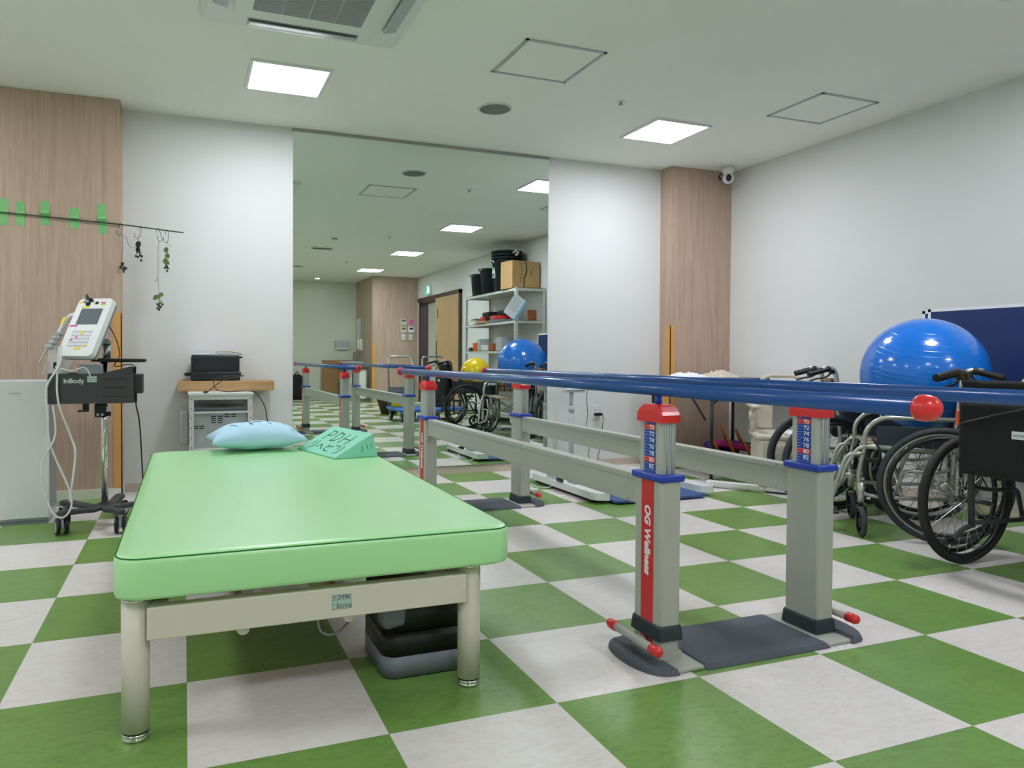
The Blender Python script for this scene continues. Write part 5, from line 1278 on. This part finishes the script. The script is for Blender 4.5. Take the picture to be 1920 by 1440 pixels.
bx('red_case', 3.20, -0.47, z2+0.041, (0.22, 0.26, 0.05), 'red', 'bright red case on the dark flat box', 'case', 0.1, bev=0.01)
bx('black_case', 3.27, -0.42, z2+0.092, (0.16, 0.28, 0.07), 'blackfab', 'black case lying on the bright red case', 'case', bev=0.015)
bx('photo_frame', 3.37, 0.17, z2, (0.13, 0.02, 0.14), 'peg', 'small brownish framed picture at the right end of the upper shelf', 'picture frame')
z3 = 0.99
for i, (y, d, m_, l, c_) in enumerate(((-1.38, (0.16, 0.12, 0.05), 'boot', 'dark toy pieces at the left end of the lower shelf', 'toy'), (-1.17, (0.2, 0.10, 0.12), 'orange', 'orange packet leaning on the lower shelf', 'packet'), (-1.02, (0.18, 0.14, 0.17), 'lgrey', 'grey file box beside the orange packet', 'file box'), (-0.78, (0.22, 0.2, 0.08), 'white', 'white carton in the middle of the lower shelf', 'carton'), (-0.52, (0.22, 0.2, 0.10), 'peg', 'orange brown carton on the lower shelf behind the blue ball', 'carton'), (-0.30, (0.2, 0.16, 0.18), 'lgrey', 'grey file box on the lower shelf behind the blue ball', 'file box'))):
    bx(('toy_pieces', 'orange_packet', 'file_box', 'carton', 'carton', 'file_box')[i], 3.2, y, z3, d, m_, l, c_, 0.1*(-1)**i)

# ------------------------------------------------------------------ back of the room, reflected in the mirror
ex = thing('exit_sign', 'small green exit sign above the sliding door', 'exit sign', (XR, -4.46, 2.18))
MB().b2((-0.05, -0.10, -0.09), (-0.001, 0.10, 0.09), 0.006).build('housing', M['white'], ex)
MB().b2((-0.053, -0.09, -0.08), (-0.0495, 0.09, 0.08)).build('lit_panel', M['exit'], ex)
m = MB().prism([(0.0, 0.02), (0.02, 0.05), (0.035, 0.02), (0.02, 0.0), (0.05, -0.05), (0.03, -0.055), (0.005, -0.015), (-0.02, -0.05), (-0.045, -0.04), (-0.015, 0.0)], 0, 0.002, X=axes((-0.0535, 0, 0), (0, -1, 0), (0, 0, 1))).cyl((-0.0555, -0.03, 0.06), (-0.0535, -0.03, 0.06), 0.012, n=12)
m.b2((-0.0555, 0.03, -0.06), (-0.0535, 0.065, 0.06)); m.build('running_figure', M['exitw'], ex)
Yp = -5.25
def wallbox(name, x, z, wx, wz, m_, label, cat, grp=None, face=None):
    t = thing(name, label, cat, (x, Yp, z), 0, grp)
    MB().b2((-wx/2, 0.0005, -wz/2), (wx/2, 0.018, wz/2), 0.003).build('housing', M[m_], t)
    if face: MB().b2((-wx*0.32, 0.0175, wz*0.02), (wx*0.32, 0.0192, wz*0.34)).build('display', M[face], t)
    return t
wallbox('wall_controller', 3.226, 1.60, 0.12, 0.12, 'ivory', 'upper cream wall controller on the rear wooden pier', 'controller', 'wall controllers', 'lcdgrn')
wallbox('wall_controller', 3.226, 1.443, 0.12, 0.12, 'ivory', 'lower cream wall controller above the left switch', 'controller', 'wall controllers', 'lcdgrn')
wallbox('wall_controller', 3.386, 1.446, 0.12, 0.12, 'white', 'white wall controller with a blue display', 'controller', 'wall controllers', 'lcdblue')
o = MB().b2((-0.04, 0.0005, -0.04), (0.04, 0.002, 0.04)).build('pink_note', M['pink'], None, (3.39, Yp, 1.60)); tag(o, 'square pink note above the controller with the blue display', 'note')
for x, l in ((3.223, 'left'), (3.378, 'right')):
    t = wallbox('light_switch', x, 1.295, 0.07, 0.115, 'white', l+' white light switch of the two below the wall controllers', 'switch', 'light switches')
    MB().b2((-0.012, 0.0175, -0.03), (0.012, 0.021, 0.03), 0.002).build('rocker', M['lgrey'], t)
# intercom phone, small mirror and towel dispenser
ph = thing('wall_phone', 'white wall phone on the side of the rear wooden pier', 'telephone', (2.585, -6.17, 1.15))
MB().b2((-0.05, -0.09, -0.12), (-0.0005, 0.09, 0.12), 0.012).build('base', M['white'], ph)
MB().b2((-0.085, -0.08, -0.10), (-0.05, -0.03, 0.11), 0.012).build('handset', M['white'], ph)
MB().tube(smooth([(-0.06, -0.05, -0.11), (-0.05, -0.03, -0.22), (-0.05, 0.03, -0.25), (-0.04, 0.05, -0.12)], 6), 0.005, 6).build('cord', M['mgrey'], ph)
sm = thing('small_mirror', 'narrow frameless mirror on the side of the rear wooden pier', 'mirror', (2.585, -6.42, 1.49))
MB().b2((-0.012, -0.18, -0.22), (-0.001, 0.18, 0.22)).build('backing', M['lgrey'], sm)
MB().b2((-0.0135, -0.178, -0.218), (-0.0118, 0.178, 0.218)).build('glass', M['mirror'], sm)
td = thing('towel_dispenser', 'white paper towel dispenser on the rear wall', 'dispenser', (2.27, YN, 1.165))
MB().b2((-0.15, 0.0005, -0.075), (0.15, 0.10, 0.075), 0.01).build('housing', M['lgrey'], td)
MB().b2((-0.13, 0.01, -0.11), (0.13, 0.09, -0.075)).build('slot', M['white'], td)
# flattened cardboard leaning on the rear wall
fc = thing('cardboard_sheet', 'large flattened cardboard sheet leaning against the rear wall', 'cardboard', (2.13, -6.58, 0))
MB().b2((-0.30, -0.02, 0.0), (0.33, 0.02, 0.82), 0.002).build('sheet', M['cardd'], fc)
text('amazon', 0.09, M['txtd'], axes((0.05, 0.021, 0.25), (0, 0, 1), (1, 0, 0)), fc, 'printed_lettering')
MB().tube(smooth([(0.115, 0.021, 0.14), (0.13, 0.021, 0.25), (0.115, 0.021, 0.36)], 5), 0.004, 5).build('printed_arrow', M['txtd'], fc)
wbn = thing('wash_basin', 'grey wash basin counter with a curved tap by the rear pier', 'basin', (2.35, -6.22, 0))
MB().b2((-0.18, -0.3, 0.74), (0.23, 0.25, 0.80), 0.02).build('counter', M['lgrey'], wbn)
MB().b2((-0.02, -0.28, 0.0), (0.2, 0.0, 0.74)).build('cabinet', M['white'], wbn)
MB().tube(fillet([(0.12, -0.2, 0.80), (0.12, -0.2, 0.97), (0.12, -0.12, 1.0), (0.12, -0.02, 0.98), (0.12, -0.0, 0.92)], 0.05), 0.013, 10).build('tap', M['steel'], wbn)
bp_ = thing('backpack', 'black backpack on the floor by the rear wall, at the mirror edge', 'backpack', (1.28, -6.45, 0))
MB().prism([(-0.19, 0.0), (0.19, 0.0), (0.185, 0.25), (0.14, 0.42), (0.06, 0.52), (-0.06, 0.52), (-0.14, 0.42), (-0.185, 0.25)], -0.13, 0.13, X=axes((0, 0, 0), (1, 0, 0), (0, 0, 1)), sm=True).build('body', M['blackfab'], bp_)
MB().tube(smooth([(-0.04, 0, 0.51), (0, 0, 0.58), (0.04, 0, 0.51)], 5), 0.01, 8).build('loop', M['black'], bp_)
MB().b2((-0.14, 0.12, 0.05), (0.14, 0.17, 0.26), 0.03, seg=3).build('front_pocket', M['blackfab'], bp_)
wp_ = thing('waste_bin', 'white bin with a dark frame beside the rear wooden pier', 'bin', (2.38, -5.42, 0))
MB().b2((-0.11, -0.10, 0.06), (0.10, 0.10, 0.64), 0.008).build('bag_body', M['white'], wp_)
m = MB()
for x in (-0.13, 0.13):
    for y in (-0.12, 0.12): m.cyl((x, y, 0), (x, y, 0.68), 0.010, n=10)
m.b2((-0.14, -0.13, 0.66), (0.14, 0.13, 0.685)); m.build('frame', M['dgrey'], wp_)
# hand trucks with blue decks
def hand_truck(x, y, rz, label):
    t = thing('hand_truck', label, 'hand truck', (x, y, 0), rz, 'platform hand trucks by the sliding door')
    MB().b2((-0.36, -0.23, 0.145), (0.36, 0.23, 0.185), 0.02, seg=3).build('deck', M['dolly'], t)
    MB().tube(fillet([(0.33, -0.19, 0.17), (0.36, -0.19, 0.75), (0.43, -0.16, 0.90), (0.43, 0.16, 0.90), (0.36, 0.19, 0.75), (0.33, 0.19, 0.17)], 0.05), 0.014, 10).build('handle', M['steel'], t)
    MB().b2((0.335, -0.18, 0.32), (0.35, 0.18, 0.46)).build('handle_panel', M['mgrey'], t)
    for a in (-0.28, 0.28):
        for b in (-0.17, 0.17):
            w_ = MB().cyl((a, b-0.016, 0.06), (a, b+0.016, 0.06), 0.06, n=24).build('caster_wheel', M['black'], t)
            MB().cyl((a, b-0.018, 0.06), (a, b+0.018, 0.06), 0.022, n=14).b2((a-0.02, b-0.03, 0.12), (a+0.02, b+0.03, 0.15)).build('hub', M['lgrey'], w_)
    return t
hand_truck(2.05, -1.05, -PI/2, 'blue platform hand truck nearer the middle of the room')
hand_truck(2.58, -1.10, -PI/2, 'blue platform hand truck nearer the shelving')
o = bx('yellow_block', 1.93, -1.2, 0.187, (0.14, 0.12, 0.12), 'yellowf', 'yellow block on the front hand truck', 'block', bev=0.01)
t = thing('plant_pot', 'brown plant pot standing behind the hand trucks', 'pot', (2.10, -2.25, 0))
MB().lathe([(0, 0), (0.12, 0), (0.20, 0.26), (0.215, 0.26), (0.215, 0.29), (0.195, 0.29), (0.12, 0.02), (0, 0.02)], n=32).build('body', M['brownpot'], t)
o = bx('black_bin', 2.55, -1.15, 0.187, (0.26, 0.26, 0.34), 'bucket', 'dark tub standing on the blue hand truck', 'tub', bev=0.02)
# vacuum cleaner in the corridor, and unseen panels added to light it
vc = thing('stick_cleaner', 'pale stick vacuum cleaner in the corridor beyond the sliding door', 'vacuum cleaner', (3.95, -4.45, 0))
MB().cyl((0, 0, 0.05), (0, 0, 0.95), 0.016, n=12).build('tube', M['dgrey'], vc)
MB().b2((-0.06, -0.06, 0.95), (0.06, 0.06, 1.25), 0.02, seg=3).build('motor_body', M['white'], vc)
MB().tube(smooth([(0, 0.06, 1.22), (0, 0.13, 1.27), (0, 0.16, 1.20)], 5), 0.012, 8).build('handle', M['dgrey'], vc)
MB().b2((-0.12, -0.05, 0.0), (0.12, 0.05, 0.06), 0.01).build('floor_head', M['mgrey'], vc)
for y in (-4.4, -3.0):
    o = ceil_light(4.7, y, 'lit square ceiling panel, unseen, added to light the corridor beyond the sliding door'); o['group'] = 'added corridor ceiling panels'
